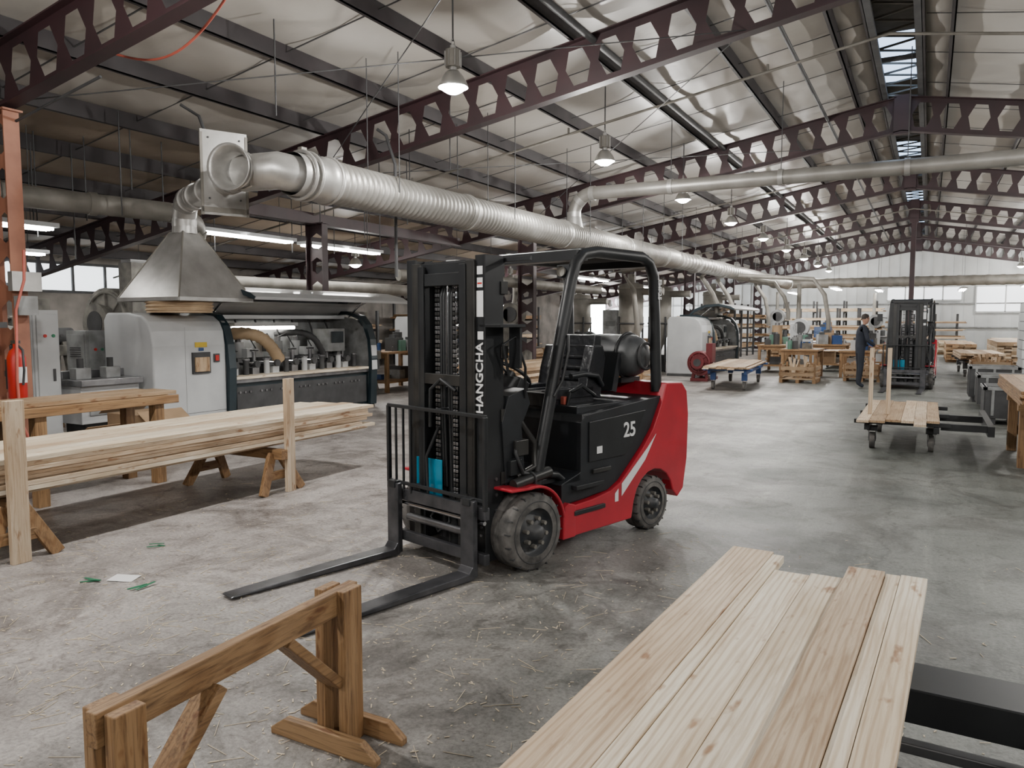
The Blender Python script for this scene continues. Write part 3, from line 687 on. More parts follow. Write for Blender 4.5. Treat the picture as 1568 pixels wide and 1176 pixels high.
# ------------------------------------------------------------------ moulder
def moulder(loc,rz=0):
    e=empty('planing_moulder_machine',loc,rz)
    b=MB()
    cab=[(0,.06),(.0,1.25),(-.03,1.45),(-.10,1.58),(-.22,1.66),(-.5,1.70),(-.95,1.70),(-1.02,1.6),(-1.02,.06)]
    b.prism(cab,'y',.0,1.20,'mwhite')
    b.obj('end_cabinet',e,bevel=.03,seg=3)
    b=MB()
    rim=[(.03,.06),(.07,.9),(.04,1.25),(-.05,1.52),(-.2,1.68),(-.5,1.76),(-1.0,1.76),(-1.0,1.70),(-.5,1.70),(-.24,1.62),(-.12,1.48),(-.03,1.25),(-.0,.9),(-.03,.06)]
    b.prism(rim,'y',1.20,1.33,'teal'); b.prism(cab,'y',1.22,1.28,'mgrey')
    b.prism(rim,'y',4.45,4.62,'teal'); b.prism([(0,.06),(0,1.0),(-.1,1.4),(-.3,1.6),(-.95,1.7),(-1.0,.06)],'y',4.5,4.58,'mgrey'); b.prism([(.075,.7),(.06,1.1),(-.03,1.45),(-.04,1.45),(.05,1.1),(.065,.7)],'y',4.46,4.61,'mwhite')
    b.bb(-1.0,-.06,1.3,4.5,.06,.66,'teal'); b.bb(-.06,-.02,1.4,4.4,.12,.6,'dgrey')
    b.bb(-.95,.0,1.32,4.45,.66,.72,'steel'); b.bb(-.3,.04,1.35,4.4,.72,.76,'cream_y')
    b.bb(-1.02,-.95,1.3,4.5,.7,1.66,'mgrey'); b.bb(-1.02,-.6,1.3,4.5,1.62,1.68,'mwhite')
    b.bb(-.85,-.7,2.0,3.4,1.5,1.56,'mwhite'); b.cyl((-.78,2.02,1.47),(-.78,3.38,1.47),.03,'tubed',n=8)
    b.bb(.0,.03,.60,.90,.85,1.15,'dgrey'); b.bb(.03,.06,.63,.86,.88,1.08,'tan_z'); b.bb(.002,.012,.66,.86,1.22,1.29,'yel'); b.bb(.002,.014,.72,.8,1.17,1.21,'blue'); b.bb(.002,.03,.99,1.05,1.02,1.10,'redp'); b.bb(.002,.02,.97,1.07,1.0,1.12,'dgrey')
    b.bb(.001,.004,.02,1.18,.30,.305,'dgrey'); b.bb(.001,.004,.5,.503,.3,1.5,'mgrey')
    b.bb(-1.0,0,0,4.6,.0,.07,'dgrey')
    b.obj('frame_and_bed',e,bevel=.008)
    b=MB()
    for i in range(7):
        y=1.6+.42*i
        b.box((-.7,y,.86),(.32,.24,.28),'mgrey' if i%2 else 'dgrey'); b.cyl((-.66,y,1.0),(-.66,y,1.25),.085,'mwhite' if i%3 else 'mgrey',n=16); b.cyl((-.66,y,1.25),(-.66,y,1.32),.05,'steel')
        b.cyl((-.42,y+.1,.72),(-.42,y+.1,1.1),.032,'steel',n=10); b.ring((-.42,y+.1,1.12),.06,.012,'dgrey')
        b.box((-.32,y-.05,.8),(.2,.14,.12),'steel' if i%2 else 'mwhite'); b.cyl((-.55,y-.12,.92),(-.15,y-.12,.92),.028,'chrome'); b.cyl((-.15,y-.12,.92),(-.1,y-.12,.92),.055,'dgrey')
        b.cyl((-.2,y+.15,.74),(-.2,y+.15,.98),.045,'mwhite' if i%2 else 'dgrey',n=14); b.cyl((-.2,y+.15,.98),(-.2,y+.15,1.0),.06,'steel',n=14)
        b.tube([(-.8,y,1.0),(-.7,y+.1,1.3),(-.85,y+.12,1.6)],.018,'dgrey',6); b.tube([(-.7,y,1.3),(-.5,y+.05,1.38),(-.4,y+.12,1.15)],.012,'black',6)
        b.box((-.5,y+.03,1.0+.08*(i%3)),(.12,.1,.14),['mgrey','mwhite','dgrey'][i%3])
        for k in range(3): b.cyl((-.02,y-.15+.1*k,.52),(.0,y-.15+.1*k,.52),.018,'steel',n=8)
    b.box((-.45,3.9,1.25),(.35,.45,.4),'mgrey'); b.box((-.25,3.9,1.3),(.02,.3,.2),'glassd')
    for (ya,yb) in ((1.75,2.5),(3.0,3.55)):
        pts=[Vector((-.85,ya,1.35)).lerp(Vector((-.25,yb,.95)),t/24)+Vector((.2*math.sin(math.pi*t/24),0,.2*math.sin(math.pi*t/24))) for t in range(25)]
        b.tube(pts,.09 if ya<2.8 else .05,'hose' if ya<2.8 else 'dgrey',14,ridge=.12)
    b.obj('spindles',e,bevel=.006)
    b=MB()
    up=[(-.75,1.74),(-.55,1.93),(-.25,2.05),(.15,2.08),(.5,2.0),(.62,1.93)]; lo=[(.6,1.89),(.45,1.94),(.15,2.01),(-.25,1.97),(-.55,1.84),(-.73,1.68)]
    b.prism(up+lo,'y',1.2,4.85,'mwhite')
    b.prism([(.55,1.905),(.45,1.935),(.15,2.005),(-.25,1.965),(-.55,1.86),(-.55,1.85),(-.25,1.955),(.15,1.995),(.45,1.925),(.55,1.895)],'y',1.3,4.75,'glassd')
    for y in (1.19,4.83): b.prism(up+lo,'y',y,y+.03,'teal')
    for y in (1.36,4.5): b.cyl((-.5,y,1.66),(-.1,y,1.98),.018,'chrome',n=8)
    b.obj('raised_hood',e,bevel=.008)
    return e
moulder((-9.0,6.68,0))
moulder((-5.6,21.6,0)); moulder((-12.2,17.5,0))

# ------------------------------------------------------------------ lumber helpers
def boards(b, x0,x1,y0,y1,z0,layers,th=.03,bw=.14,m='cream_y',jy=.15,gap=.004):
    ms = m if isinstance(m,(list,tuple)) else [m]
    for l in range(layers):
        x=x0
        while x+bw*.6<x1:
            w=min(bw*R(.85,1.15),x1-x); 
            b.bb(x,x+w-gap,y0+R(-jy,jy),y1+R(-jy,jy),z0+l*th,z0+(l+1)*th-.003,random.choice(ms)); x+=w
def stack_on_blocks(name,x0,x1,y0,y1,h,z0=.1,m='cream_y',bw=.16,th=.04,jy=.15):
    b=MB()
    n=max(2,int((y1-y0)/1.2)+1)
    for k in range(n):
        y=y0+.3+(y1-y0-.6)*k/(n-1); b.bb(x0,x1,y-.05,y+.05,0,z0,'old_x')
    boards(b,x0,x1,y0,y1,z0,max(1,int(h/th)),th,bw,m,jy); return b.obj(name)

def sawhorse_A(b,xa,xb,y,h):
    b.box(((xa+xb)/2,y,h-.055),(xb-xa,.09,.09),'old_x')
    for x,s in ((xa+.12,-1),(xb-.12,1)):
        for sy in (-1,1):
            b.beam((x,y+sy*.05,h-.05),(x+s*.08,y+sy*.24,0.0),.09,.04,'old_z',(1,0,0))
        b.beam((x+s*.04,y-.15,h*.4),(x+s*.04,y+.15,h*.4),.03,.08,'old_y')
b=MB()
boards(b,-6.2,-5.3,.3,6.55,.42,8,.033,.15,['cream_y','cream_y','beige_y'],.12)
b.obj('lumber_stack')
b=MB(); sawhorse_A(b,-6.3,-5.2,5.2,.41); b.beam((-5.22,5.28,.0),(-5.22,5.28,1.06),.10,.045,'beige_z',(1,0,0)); b.obj('sawhorse',bevel=.004)
b=MB(); sawhorse_A(b,-6.3,-5.2,2.85,.41); b.beam((-5.22,2.83,.0),(-5.22,2.83,1.08),.12,.045,'beige_z',(1,0,0)); b.obj('sawhorse',bevel=.004)
b=MB()
boards(b,-7.2,-6.6,2.2,5.15,.82,2,.04,.2,'tan_y',.05)
b.bb(-6.62,-6.57,2.2,5.15,.78,.86,'old_y')
for y in (2.6,3.8,4.95):
    for x in (-7.1,-6.65): b.bb(x-.05,x+.05,y-.05,y+.05,0,.82,'old_z')
    b.bb(-7.1,-6.65,y-.02,y+.02,.3,.4,'old_x')
b.bb(-6.9,-6.85,2.6,4.95,.3,.4,'old_y')
b.obj('workbench',bevel=.004)
def carton(x0,x1,y0,y1,h):
    b=MB(); b.bb(x0,x1,y0,y1,0,h,'card'); b.box((x1+.08,(y0+y1)/2,h-.02),(.2,y1-y0,.006),'card',(0,.6,0)); b.box((x0-.08,(y0+y1)/2,h+.04),(.2,y1-y0,.006),'card',(0,-.6,0)); b.bb(x1,x1+.003,(y0+y1)/2-.03,(y0+y1)/2+.03,h*.2,h,'tan_z'); b.obj('cardboard_box')
carton(-8.55,-8.0,5.7,6.3,.50); carton(-7.85,-7.45,5.0,5.5,.36)

# ------------------------------------------------------------------ foreground sawhorse
b=MB()
xa,ya,xb,yb=-1.85,1.23,-1.92,2.20
b.beam((xa,ya-.08,.55),(xb,yb+.06,.55),.042,.095,'old_y')
b.bb(xa-.066,xa-.022,ya-.06,ya+.035,.0,.59,'old_z'); b.bb(xa+.024,xa+.066,ya-.06,ya+.035,0,.59,'old_z')
b.bb(xb-.066,xb-.024,yb-.085,yb+.015,.0,.60,'old_z'); b.bb(xb+.024,xb+.062,yb-.065,yb+.035,0,.598,'old_z')
b.beam((-1.918,1.88,.50),(-1.92,2.14,.24),.036,.09,'old_y',(1,0,0)); b.beam((-1.865,1.55,.50),(-1.855,1.26,.2),.036,.09,'old_y',(1,0,0))
for yc,xm in ((yb,xb),(ya,xa)):
    for dy in (-.122,.038):
        y0=yc+dy
        b.prism([(xm-.27,0),(xm+.24,0),(xm+.24,.025),(xm+.17,.075),(xm-.2,.075),(xm-.27,.025)],'y',y0,y0+.034,'old_x')
b.obj('sawhorse',bevel=.004)

# ------------------------------------------------------------------ foreground cart with boards
e=empty('lumber_cart',(-.3,2.87,0),math.radians(-2.4))
b=MB()
x=-.32
spec=[(.150,0.02,'beige_y',.0),(.042,-.005,'cream_y',-.002),(.115,-.17,'cream_y',-.006),(.105,-.15,'cream_y',-.004),(.115,-.05,'beige_y',.010),(.045,-.04,'cream_y',0),(.08,-.03,'cream_y',.001)]
for w,ye,m,dz in spec:
    b.bb(x,x+w-.002,-3.9,ye,.722+dz,.75+dz,m); x+=w
x=-.30
for k in range(4): b.bb(x,x+.148,-3.9,-.2+R(-.06,.02),.692,.72,'cream_y'); x+=.15
b.obj('boards',e,bevel=.0015,seg=1)
b=MB()
for y in (-1.6,-3.0,-3.7):
    b.bb(-.22,.95,y-.05,y+.05,.61,.69,'black')
for xx in (-.18,.75): b.bb(xx-.04,xx+.04,-3.9,-.55,.53,.61,'black')
b.bb(-.18,.3,-.62,-.54,.61,.69,'black')
b.bb(-.15,1.3,-.50,-.30,.47,.57,'black'); b.bb(-.15,1.3,-.54,-.50,.40,.43,'steel'); b.bb(-.15,1.3,-.76,-.56,.28,.37,'black'); b.bb(-.15,1.3,-.84,-.80,.22,.25,'steel')
for xx in (-.15,.75):
    for y in (-.5,-3.4):
        b.bb(xx-.04,xx+.04,y-.04,y+.04,.2,.53,'black'); b.cyl((xx-.025,y,.1),(xx+.025,y,.1),.1,'rubber',n=24); b.cyl((xx-.03,y,.1),(xx+.03,y,.1),.04,'steel',n=12)
        for s in (-.035,.035): b.bb(xx+s-.004,xx+s+.004,y-.03,y+.03,.08,.22,'steel')
b.obj('cart_frame',e,bevel=.004)

# ------------------------------------------------------------------ carts
def cart(name,loc,rz,L,W,h,nb,m='cream_y',frame='dgrey'):
    e=empty(name,loc,rz); b=MB()
    for x in (-W/2+.05,W/2-.05): b.bb(x-.03,x+.03,-L/2,L/2,h-.12,h-.05,frame)
    for y in (-L/2+.1,0,L/2-.1): b.bb(-W/2-.1,W/2+.1,y-.04,y+.04,h-.05,h,frame)
    for x in (-W/2+.1,W/2-.1):
        for y in (-L/2+.3,L/2-.3):
            b.cyl((x-.03,y,.1),(x+.03,y,.1),.1,'rubber',n=20); b.cyl((x-.035,y,.1),(x+.035,y,.1),.045,'steel',n=12)
            for s in (-.04,.04): b.bb(x+s-.004,x+s+.004,y-.04,y+.04,.09,.24,'steel')
            b.bb(x-.06,x+.06,y-.06,y+.06,.22,h-.1,frame)
    b.obj('frame',e,bevel=.004); b=MB()
    boards(b,-W/2-.05,W/2+.05,-L/2-.2,L/2+.2,h,nb,.03,.15,m,.2); b.obj('boards',e); return e
ct=cart('timber_trolley',(-.25,11.4,0),0,2.2,.85,.38,1,['beige_y','tan_y','beige_y'],'black')
b=MB()
for x,y in ((-.37,-.65),(-.17,-.6)): b.beam((x,y,.41),(x,y,1.25),.05,.03,'beige_z')
b.bb(.42,.95,-.9,-.82,.28,.36,'black'); b.bb(.42,.95,.1,.18,.28,.36,'black'); b.bb(.9,.97,-.95,1.0,.24,.36,'black')
b.obj('stakes',ct)
cart('timber_trolley',(-4.1,19.2,0),math.radians(4),3.2,.9,.5,2,['tan_y','beige_y','tan_y'],'blue')
cart('timber_trolley',(-2.6,29.5,0),math.radians(-3),3.0,.9,.45,4,['tan_y','old_y'],'dgrey')
cart('timber_trolley',(1.3,26.5,0),math.radians(2),3.0,1.0,.5,6,['tan_y','old_y','beige_y'],'dgrey')
b=MB()
for y in (9.9,11.2):
    for x in (.95,1.75): b.bb(x-.05,x+.05,y-.05,y+.05,0,.62,'old_z')
    b.bb(.88,1.85,y-.05,y+.05,.62,.72,'old_x'); b.bb(.95,1.75,y-.02,y+.02,.2,.3,'old_x'); b.beam((1.0,y,.25),(1.35,y,.62),.04,.08,'old_x')
b.bb(1.33,1.38,9.9,11.2,.3,.38,'old_y')
boards(b,.85,1.9,9.3,12.2,.72,5,.032,.17,['tan_y','old_y'],.15)
b.obj('lumber_table',bevel=.003)
def bin_(loc,s=.85,h=.62):
    b=MB(); t=.03
    b.bb(-s/2,s/2,-s/2,s/2,.1,.14,'dgrey')
    for sx in (-1,1): b.bb(sx*s/2-t/2,sx*s/2+t/2,-s/2,s/2,.1,h,'dgrey'); b.bb(-s/2,s/2,sx*s/2-t/2,sx*s/2+t/2,.1,h,'dgrey')
    for sx in (-1,1): b.bb(sx*s/2-.03,sx*s/2+.03,-s/2-.03,s/2+.03,h-.05,h,'mgrey'); b.bb(-s/2-.03,s/2+.03,sx*s/2-.03,sx*s/2+.03,h-.05,h,'mgrey')
    for x in (-.3,0,.3):
        b.bb(x-.05,x+.05,-s/2,s/2,0,.1,'dgrey')
        for k in (-1,1): b.bb(x-.02,x+.02,k*s/2-.03,k*s/2+.03,.14,h-.05,'mgrey')
    b.obj('scrap_bin',loc=loc,bevel=.004)
bin_((1.25,16.5,0)); bin_((1.2,14.2,0),.8,.58); bin_((1.15,17.9,0),.8,.7)
for xx,yy,hh in ((2.12,18.5,1.9),(2.3,20.5,1.7)):
    b=MB(); 
    for k in range(3): b.bb(xx-.5+.42*k,xx-.42+.42*k,yy-.5,yy+.5,0,.1,'old_y')
    z=.1
    while z<hh: b.bb(xx-.5+R(-.02,.02),xx+.5+R(-.02,.02),yy-.5,yy+.5,z,z+.17,'panel'); z+=.185; b.bb(xx-.48,xx+.48,yy-.48,yy+.48,z-.016,z,'dgrey')
    b.obj('stacked_panels')

for (x0,x1,y0,y1,h,m) in [(-1.7,-1.0,33,36,.35,['tan_y','old_y']),(-5.0,-4.1,28,31,.5,['tan_y','old_y']),
    (2.6,4.0,38,43.5,.7,['beige_y','cream_y']),(.0,1.6,41,42.6,.55,['beige_y','cream_y']),(5.2,6.6,38,43.5,.9,['tan_y','beige_y']),(2.0,3.0,30,35,.8,['tan_y','beige_y']),(.6,1.6,33.5,38,.6,['tan_y','old_y']),
    (-10.6,-9.6,26,30,.8,['old_y','tan_y']),(-14.6,-12.9,24,32,.3,['tan_y','old_y']),
    (-8.0,-7.0,13.0,16.2,.6,['beige_y','tan_y']),(-9.9,-8.8,13.9,16.2,.8,['tan_y','old_y'])]:
    stack_on_blocks('lumber_stack',x0,x1,y0,y1,h,m=m,bw=.22,th=.06)
def rack(x0,x1,y0,y1,h,shelves):
    b=MB(); n=4
    for k in range(n):
        y=y0+(y1-y0)*k/(n-1)
        for x in (x0,x1): b.bb(x-.04,x+.04,y-.04,y+.04,0,h,'dgrey')
        for s in range(shelves): z=.3+(h-.5)*s/shelves; b.bb(x0,x1,y-.03,y+.03,z,z+.08,'dgrey')
    for s in range(shelves):
        z=.38+(h-.5)*s/shelves; boards(b,x0+.06,x1-.06,y0-.2,y1+.2,z,random.randint(2,4),.05,.2,random.choice(['tan_y','beige_y','old_y']),.3)
    b.obj('lumber_rack')
rack(-17.0,-15.9,22.5,32,2.2,4); rack(-8.6,-7.2,33,37,2.3,4); rack(-16.8,-15.8,14,20,1.9,3); rack(4,5.2,30,37,2.2,3)
def rack_x(x0,x1,y0,y1,h,shelves):
    b=MB(); n=4
    for k in range(n):
        x=x0+(x1-x0)*k/(n-1)
        for y in (y0,y1): b.bb(x-.04,x+.04,y-.04,y+.04,0,h,'dgrey')
        for s in range(shelves): z=.25+(h-.4)*s/shelves; b.bb(x-.03,x+.03,y0-.2,y1,z,z+.07,'dgrey')
    for s in range(shelves):
        z=.32+(h-.4)*s/shelves
        for l in range(random.randint(2,4)):
            for j in range(4):
                yy=y0-.15+j*(y1-y0+.1)/4; b.bb(x0-R(0,.4),x1+R(0,.4),yy,yy+(y1-y0)/4,z+l*.05,z+l*.05+.045,random.choice(['tan_x','beige_x','old_x']))
    b.obj('lumber_rack')
rack_x(-6.2,-2.2,39.2,40.4,2.5,5); rack_x(-11.5,-7.5,40.5,41.7,2.2,4); rack_x(-5.0,-2.6,35,36,2.1,4); rack_x(-1.6,1.2,43,44,1.9,4)
def table(x0,x1,y0,y1,h,m='tan_y',items=6,smax=.16):
    b=MB(); b.bb(x0,x1,y0,y1,h-.05,h,m)
    for x in (x0+.07,x1-.07):
        for y in (y0+.07,y1-.07): b.bb(x-.04,x+.04,y-.04,y+.04,0,h-.05,'old_z')
    b.bb(x0+.05,x1-.05,y0+.05,y1-.05,.2,.24,m); b.bb(x0+.05,x1-.05,y0+.05,y0+.08,h-.15,h-.05,m); b.bb(x0+.05,x1-.05,y1-.08,y1-.05,h-.15,h-.05,m)
    for i in range(items):
        s=R(.06,smax); x=R(x0+s,x1-s); y=R(y0+s,y1-s)
        mm=random.choice(['mgrey','blue','dgrey','dgrey','mwhite','card','mgreen','cast'])
        if i%2: b.box((x,y,h+s/2),(s,s*1.4,s),mm,(0,0,R(0,1))); b.box((x,y,h+s*1.1),(s*.5,s*.6,s*.3),'dgrey')
        else: b.cyl((x,y,h),(x,y,h+s*1.5),s*.4,mm,n=12); b.cyl((x,y,h+s*1.5),(x,y,h+s*1.7),s*.2,'steel',n=10)
        if i%3==0: b.box((x,y,.24+s/2),(s*1.5,s,s),mm)
    b.obj('work_table',bevel=.003)
table(-3.3,-2.2,25.6,26.9,.85,'old_y',9,.4); table(-2.2,-1.3,23.2,24.6,.75,'old_y',8,.3); table(-4.6,-3.7,24.2,26.0,.85,'old_y',8,.4); table(-4.2,-3.2,32.5,34,.9,'old_y',8,.5); table(-7.3,-6.5,18.6,20.6,.9); table(-13,-11.9,10.6,12.6,.9); table(-12.3,-11.3,5.2,6.9,.85,'old_y',10,.3); table(-11.4,-10.4,13.5,15.3,.9,'old_y',10,.4); table(-1.2,-.3,24.6,26,.7,'tan_y',6,.3)
table(-3.6,-2.6,22.2,23.6,.8,'old_y',9,.35); table(-2.1,-1.2,27.6,29.2,.8,'old_y',9,.4); table(-9.3,-8.3,18.9,20.7,.85,'tan_y',9,.35); table(-7.6,-6.8,10.6,12.2,.85,'old_y',10,.3); table(2.4,3.4,23,25,.85,'old_y',9,.4)
def resaw(x,y,m='mgrey',h=1.7):
    b=MB()
    b.bb(x-.45,x+.45,y-.35,y+.35,0,.12,'dgrey'); b.bb(x-.4,x+.4,y-.3,y+.3,.12,.85,m); b.bb(x-.6,x+.5,y-.45,y+.45,.85,.9,'steel')
    b.bb(x-.38,x-.15,y-.2,y+.2,.9,h,m); b.cyl((x-.1,y-.18,h-.15),(x-.1,y+.18,h-.15),.3,m,n=24); b.cyl((x-.1,y-.2,h-.15),(x-.1,y-.19,h-.15),.2,'dgrey',n=20)
    b.cyl((x+.2,y,.9),(x+.2,y,1.15),.1,'dgrey'); b.bb(x+.1,x+.3,y-.36,y-.3,.4,.7,'dgrey'); b.cyl((x+.3,y-.31,.6),(x+.3,y-.34,.6),.03,'redp',n=10)
    b.tube([(x-.2,y+.2,h),(x-.2,y+.3,h+.3),(x-.2,y+.3,2.8)],.07,'galvd',10)
    b.obj('band_resaw',bevel=.01)
resaw(-3.7,27.3,'mwhite',1.5); resaw(-5.6,34.5,'mgrey',1.9); resaw(-9.6,18.0,'cast',1.9); resaw(-2.0,38,'mgrey'); resaw(-10.9,16.2,'mgrey',1.8)
def crate(x0,x1,y0,y1,h):
    b=MB()
    for x in (x0,(x0+x1)/2,x1): b.bb(x-.04,x+.04,y0,y1,0,.09,'old_y')
    y=y0
    while y<y1-.1: b.bb(x0-.05,x1+.05,y,y+.09,.09,.11,'tan_x'); y+=.13
    for x in (x0,x1):
        for yy in (y0,y1): b.bb(x-.03,x+.03,yy-.03,yy+.03,.11,h,'old_z')
    z=.18
    while z<h-.08:
        b.bb(x0,x1,y0-.05,y0-.03,z,z+.09,'tan_x'); b.bb(x0,x1,y1+.03,y1+.05,z,z+.09,'tan_x'); b.bb(x1+.03,x1+.05,y0,y1,z,z+.09,'tan_y'); b.bb(x0-.05,x0-.03,y0,y1,z,z+.09,'tan_y'); z+=.15
    for i in range(14): 
        cx=R(x0+.2,x1-.2); cy=R(y0+.2,y1-.2); b.beam((cx,cy,.12),(cx+R(-.15,.15),cy+R(-.15,.15),h+R(-.05,.2)),.06,.03,random.choice(['beige_z','tan_z']))
    b.obj('offcut_crate')
crate(-3.3,-2.5,20.6,21.6,.5); crate(-1.9,-1.1,21.9,22.7,.45); crate(-6.6,-5.8,17.0,17.8,.55); crate(1.0,1.8,22.4,23.3,.6)

def cyclone(x,y,z,r,h):
    b=MB()
    b.lathe([(.06,0),(.06,.15),(r,.9),(r,h),(r*.4,h+.05),(.1,h+.06),(.1,h+.3)],'galvd',24,(x,y,z))
    for k in range(4):
        a=k*math.pi/2+.78; b.beam((x+r*1.1*math.cos(a),y+r*1.1*math.sin(a),0),(x+r*1.05*math.cos(a),y+r*1.05*math.sin(a),z+1.2),.05,.05,'dgrey')
    b.ring((x,y,z+1.0),r*1.05,.025,'dgrey'); b.ring((x,y,z+h-.1),r*1.02,.02,'galvd')
    b.cyl((x+r*.6,y,z+h-.2),(x+r+.6,y,z+h-.2),.1,'galvd'); b.cyl((x,y,0),(x,y,z+.02),.2,'dgrey')
    b.obj('cyclone_separator')
cyclone(-7.5,21.0,.5,.35,2.1); cyclone(-7.4,23.4,.5,.35,2.1); cyclone(-6.9,28.0,.5,.35,2.1); cyclone(-10.2,23.5,.5,.4,1.9)
def blower(x,y,zc,r,m='cast',h0=0):
    b=MB()
    vol=[(x+ (r*(.8+.35*a/360))*math.cos(math.radians(a)), zc+(r*(.8+.35*a/360))*math.sin(math.radians(a))) for a in range(0,360,12)]
    b.prism(vol,'y',y-.2,y+.2,m)
    b.ring((x,y-.21,zc),r*.78,.03,m,(0,1,0)); b.cyl((x,y-.2,zc),(x,y-.42,zc),r*.42,m,r2=r*.5,n=24); b.cyl((x,y-.43,zc),(x,y-.41,zc),r*.3,'dgrey',n=20)
    for k in range(8):
        a=k*math.pi/4; b.beam((x+r*.3*math.cos(a),y-.215,zc+r*.3*math.sin(a)),(x+r*.75*math.cos(a),y-.215,zc+r*.75*math.sin(a)),.03,.04,m,(0,1,0))
    b.cyl((x,y+.2,zc),(x,y+.8,zc),.16,'dgrey',n=18); b.bb(x+r*.5,x+r*1.0,y-.18,y+.18,zc,zc+r*1.5,m)
    for s in (-1,1): b.beam((x+s*r*.6,y-.1,0),(x+s*r*.35,y-.1,zc),.08,.08,m); b.beam((x+s*r*.6,y+.7,0),(x+s*.1,y+.6,zc-.1),.08,.08,m)
    b.bb(x-r*.7,x+r*.7,y-.2,y+.9,0,.08,m); b.bb(x-r*.6,x+r*.6,y+.3,y+.85,zc-.35,zc-.16,m)
    b.obj('centrifugal_blower',bevel=.006)
blower(-12.5,8.6,1.55,.68); blower(-14.2,8.0,1.3,.45); blower(-5.25,20.2,.5,.33,'dred'); blower(-10.8,12.6,1.1,.45)
def cabinet(x0,x1,y0,y1,h,m='mwhite'):
    b=MB(); b.bb(x0,x1,y0,y1,.08,h,m); b.bb(x0+.03,x1-.03,y0+.03,y1-.03,0,.08,'dgrey')
    b.bb(x1,x1+.015,y0+.03,y1-.03,.12,h-.05,m); b.bb(x0+.03,x1-.03,y0-.015,y0,.12,h-.05,m)
    b.bb(x1+.015,x1+.03,y1-.1,y1-.07,h*.5,h*.5+.15,'dgrey'); b.bb(x1-.1,x1-.07,y0-.03,y0-.015,h*.5,h*.5+.15,'dgrey')
    for k in range(5): b.bb(x0+.1,x1-.1,y0-.02,y0-.014,h*.75+.03*k,h*.75+.012+.03*k,'dgrey')
    for k in range(3): b.cyl((x1+.015,y0+.12+.1*k,h*.82),(x1+.03,y0+.12+.1*k,h*.82),.02,['redp','green','dgrey'][k],n=10)
    b.obj('electrical_cabinet',bevel=.006)
cabinet(-9.75,-9.35,5.35,5.65,1.72); cabinet(-10.75,-10.3,6.6,7.0,1.45,'mgrey'); cabinet(-11.6,-11.1,7.8,8.3,1.5,'mgrey'); cabinet(-14.8,-14.2,9.6,10.4,1.8,'mgrey'); cabinet(-9.0,-8.4,12.4,13.1,1.8,'cast'); cabinet(-8.6,-8.1,21.6,22.4,1.9,'mgrey')
b=MB()
b.bb(-9.9,-9.1,5.75,6.6,.78,.86,'steel'); b.bb(-9.8,-9.2,5.8,6.6,.3,.78,'mwhite'); b.bb(-9.7,-9.3,5.9,6.5,0,.3,'dgrey'); b.bb(-9.6,-9.5,5.75,6.6,.86,.96,'steel')
b.bb(-9.199,-9.18,5.9,6.5,.4,.7,'mgrey')
for y in (5.9,6.3): b.box((-9.35,y,.93),(.14,.2,.14),'mgrey'); b.cyl((-9.35,y,1.0),(-9.35,y,1.12),.04,'dgrey')
b.obj('infeed_table',bevel=.008)
b=MB()
b.bb(-9.7,-8.95,3.6,5.0,.72,.78,'mwhite'); b.bb(-9.6,-9.0,3.7,4.9,.2,.72,'mwhite'); b.bb(-9.5,-9.1,3.8,4.8,0,.2,'dgrey')
for y in (3.9,4.3,4.7): b.box((-9.3,y,.84),(.3,.2,.12),'mgrey'); b.cyl((-9.2,y,.9),(-9.2,y,1.0),.03,'dgrey')
b.bb(-9.0,-8.985,3.8,4.8,.3,.6,'mgrey')
b.obj('machine_table',bevel=.008)
b=MB(); x,y=-8.1,4.45
b.lathe([(0,0),(.07,.0),(.085,.02),(.085,.42),(.06,.49),(.025,.52),(.025,.56),(0,.56)],'redp',20,(x,y,.8)); b.box((x,y,1.38),(.12,.03,.03),'dgrey'); b.tube([(x+.03,y,1.35),(x+.12,y,1.3),(x+.13,y,1.1),(x+.1,y,.95)],.012,'dgrey'); b.bb(x+.084,x+.088,y-.05,y+.05,.97,1.13,'white')
b.box((x-.12,y+.02,1.05),(.06,.1,.3),'dgrey'); b.box((x-.2,y+.06,1.05),(.16,.06,.06),'dgrey')
b.obj('fire_extinguisher')
b=MB()
for k in range(5): b.tube([(-8.35+.02*k+.10*math.sin(t),4.3-.02*k+.02*math.cos(t),1.35+.22*math.cos(t)) for t in [2*math.pi*j/16 for j in range(16)]],.013,'yel',8,closed=True)
b.tube([(-8.3,4.3,1.15),(-8.2,4.28,.9),(-8.35,4.3,.5),(-8.3,4.3,.1)],.013,'yel',8)
b.box((-8.38,4.42,1.55),(.06,.2,.06),'dgrey')
b.obj('yellow_hose')
b=MB()
b.tube([(-8.05,4.55,2.3),(-7.98,4.5,2.0),(-8.06,4.45,1.7),(-7.98,4.4,1.5),(-7.92,4.35,1.0),(-7.9,4.35,.6),(-7.8,4.4,.35),(-7.6,4.5,.02)],.014,'orangeh',8)
b.bb(-8.36,-8.28,4.55,4.85,1.9,2.1,'galv'); b.bb(-8.36,-8.28,4.6,4.8,1.65,1.85,'mgrey')
b.obj('air_hose')
b=MB()
pts=[]
for j in range(25):
    t=j/24; pts.append((-7.4+2.0*t,5.2,4.3-.40*math.sin(math.pi*t)+.6*t))
b.tube(pts,.012,'orangeh',8)
b.obj('hanging_air_hose')

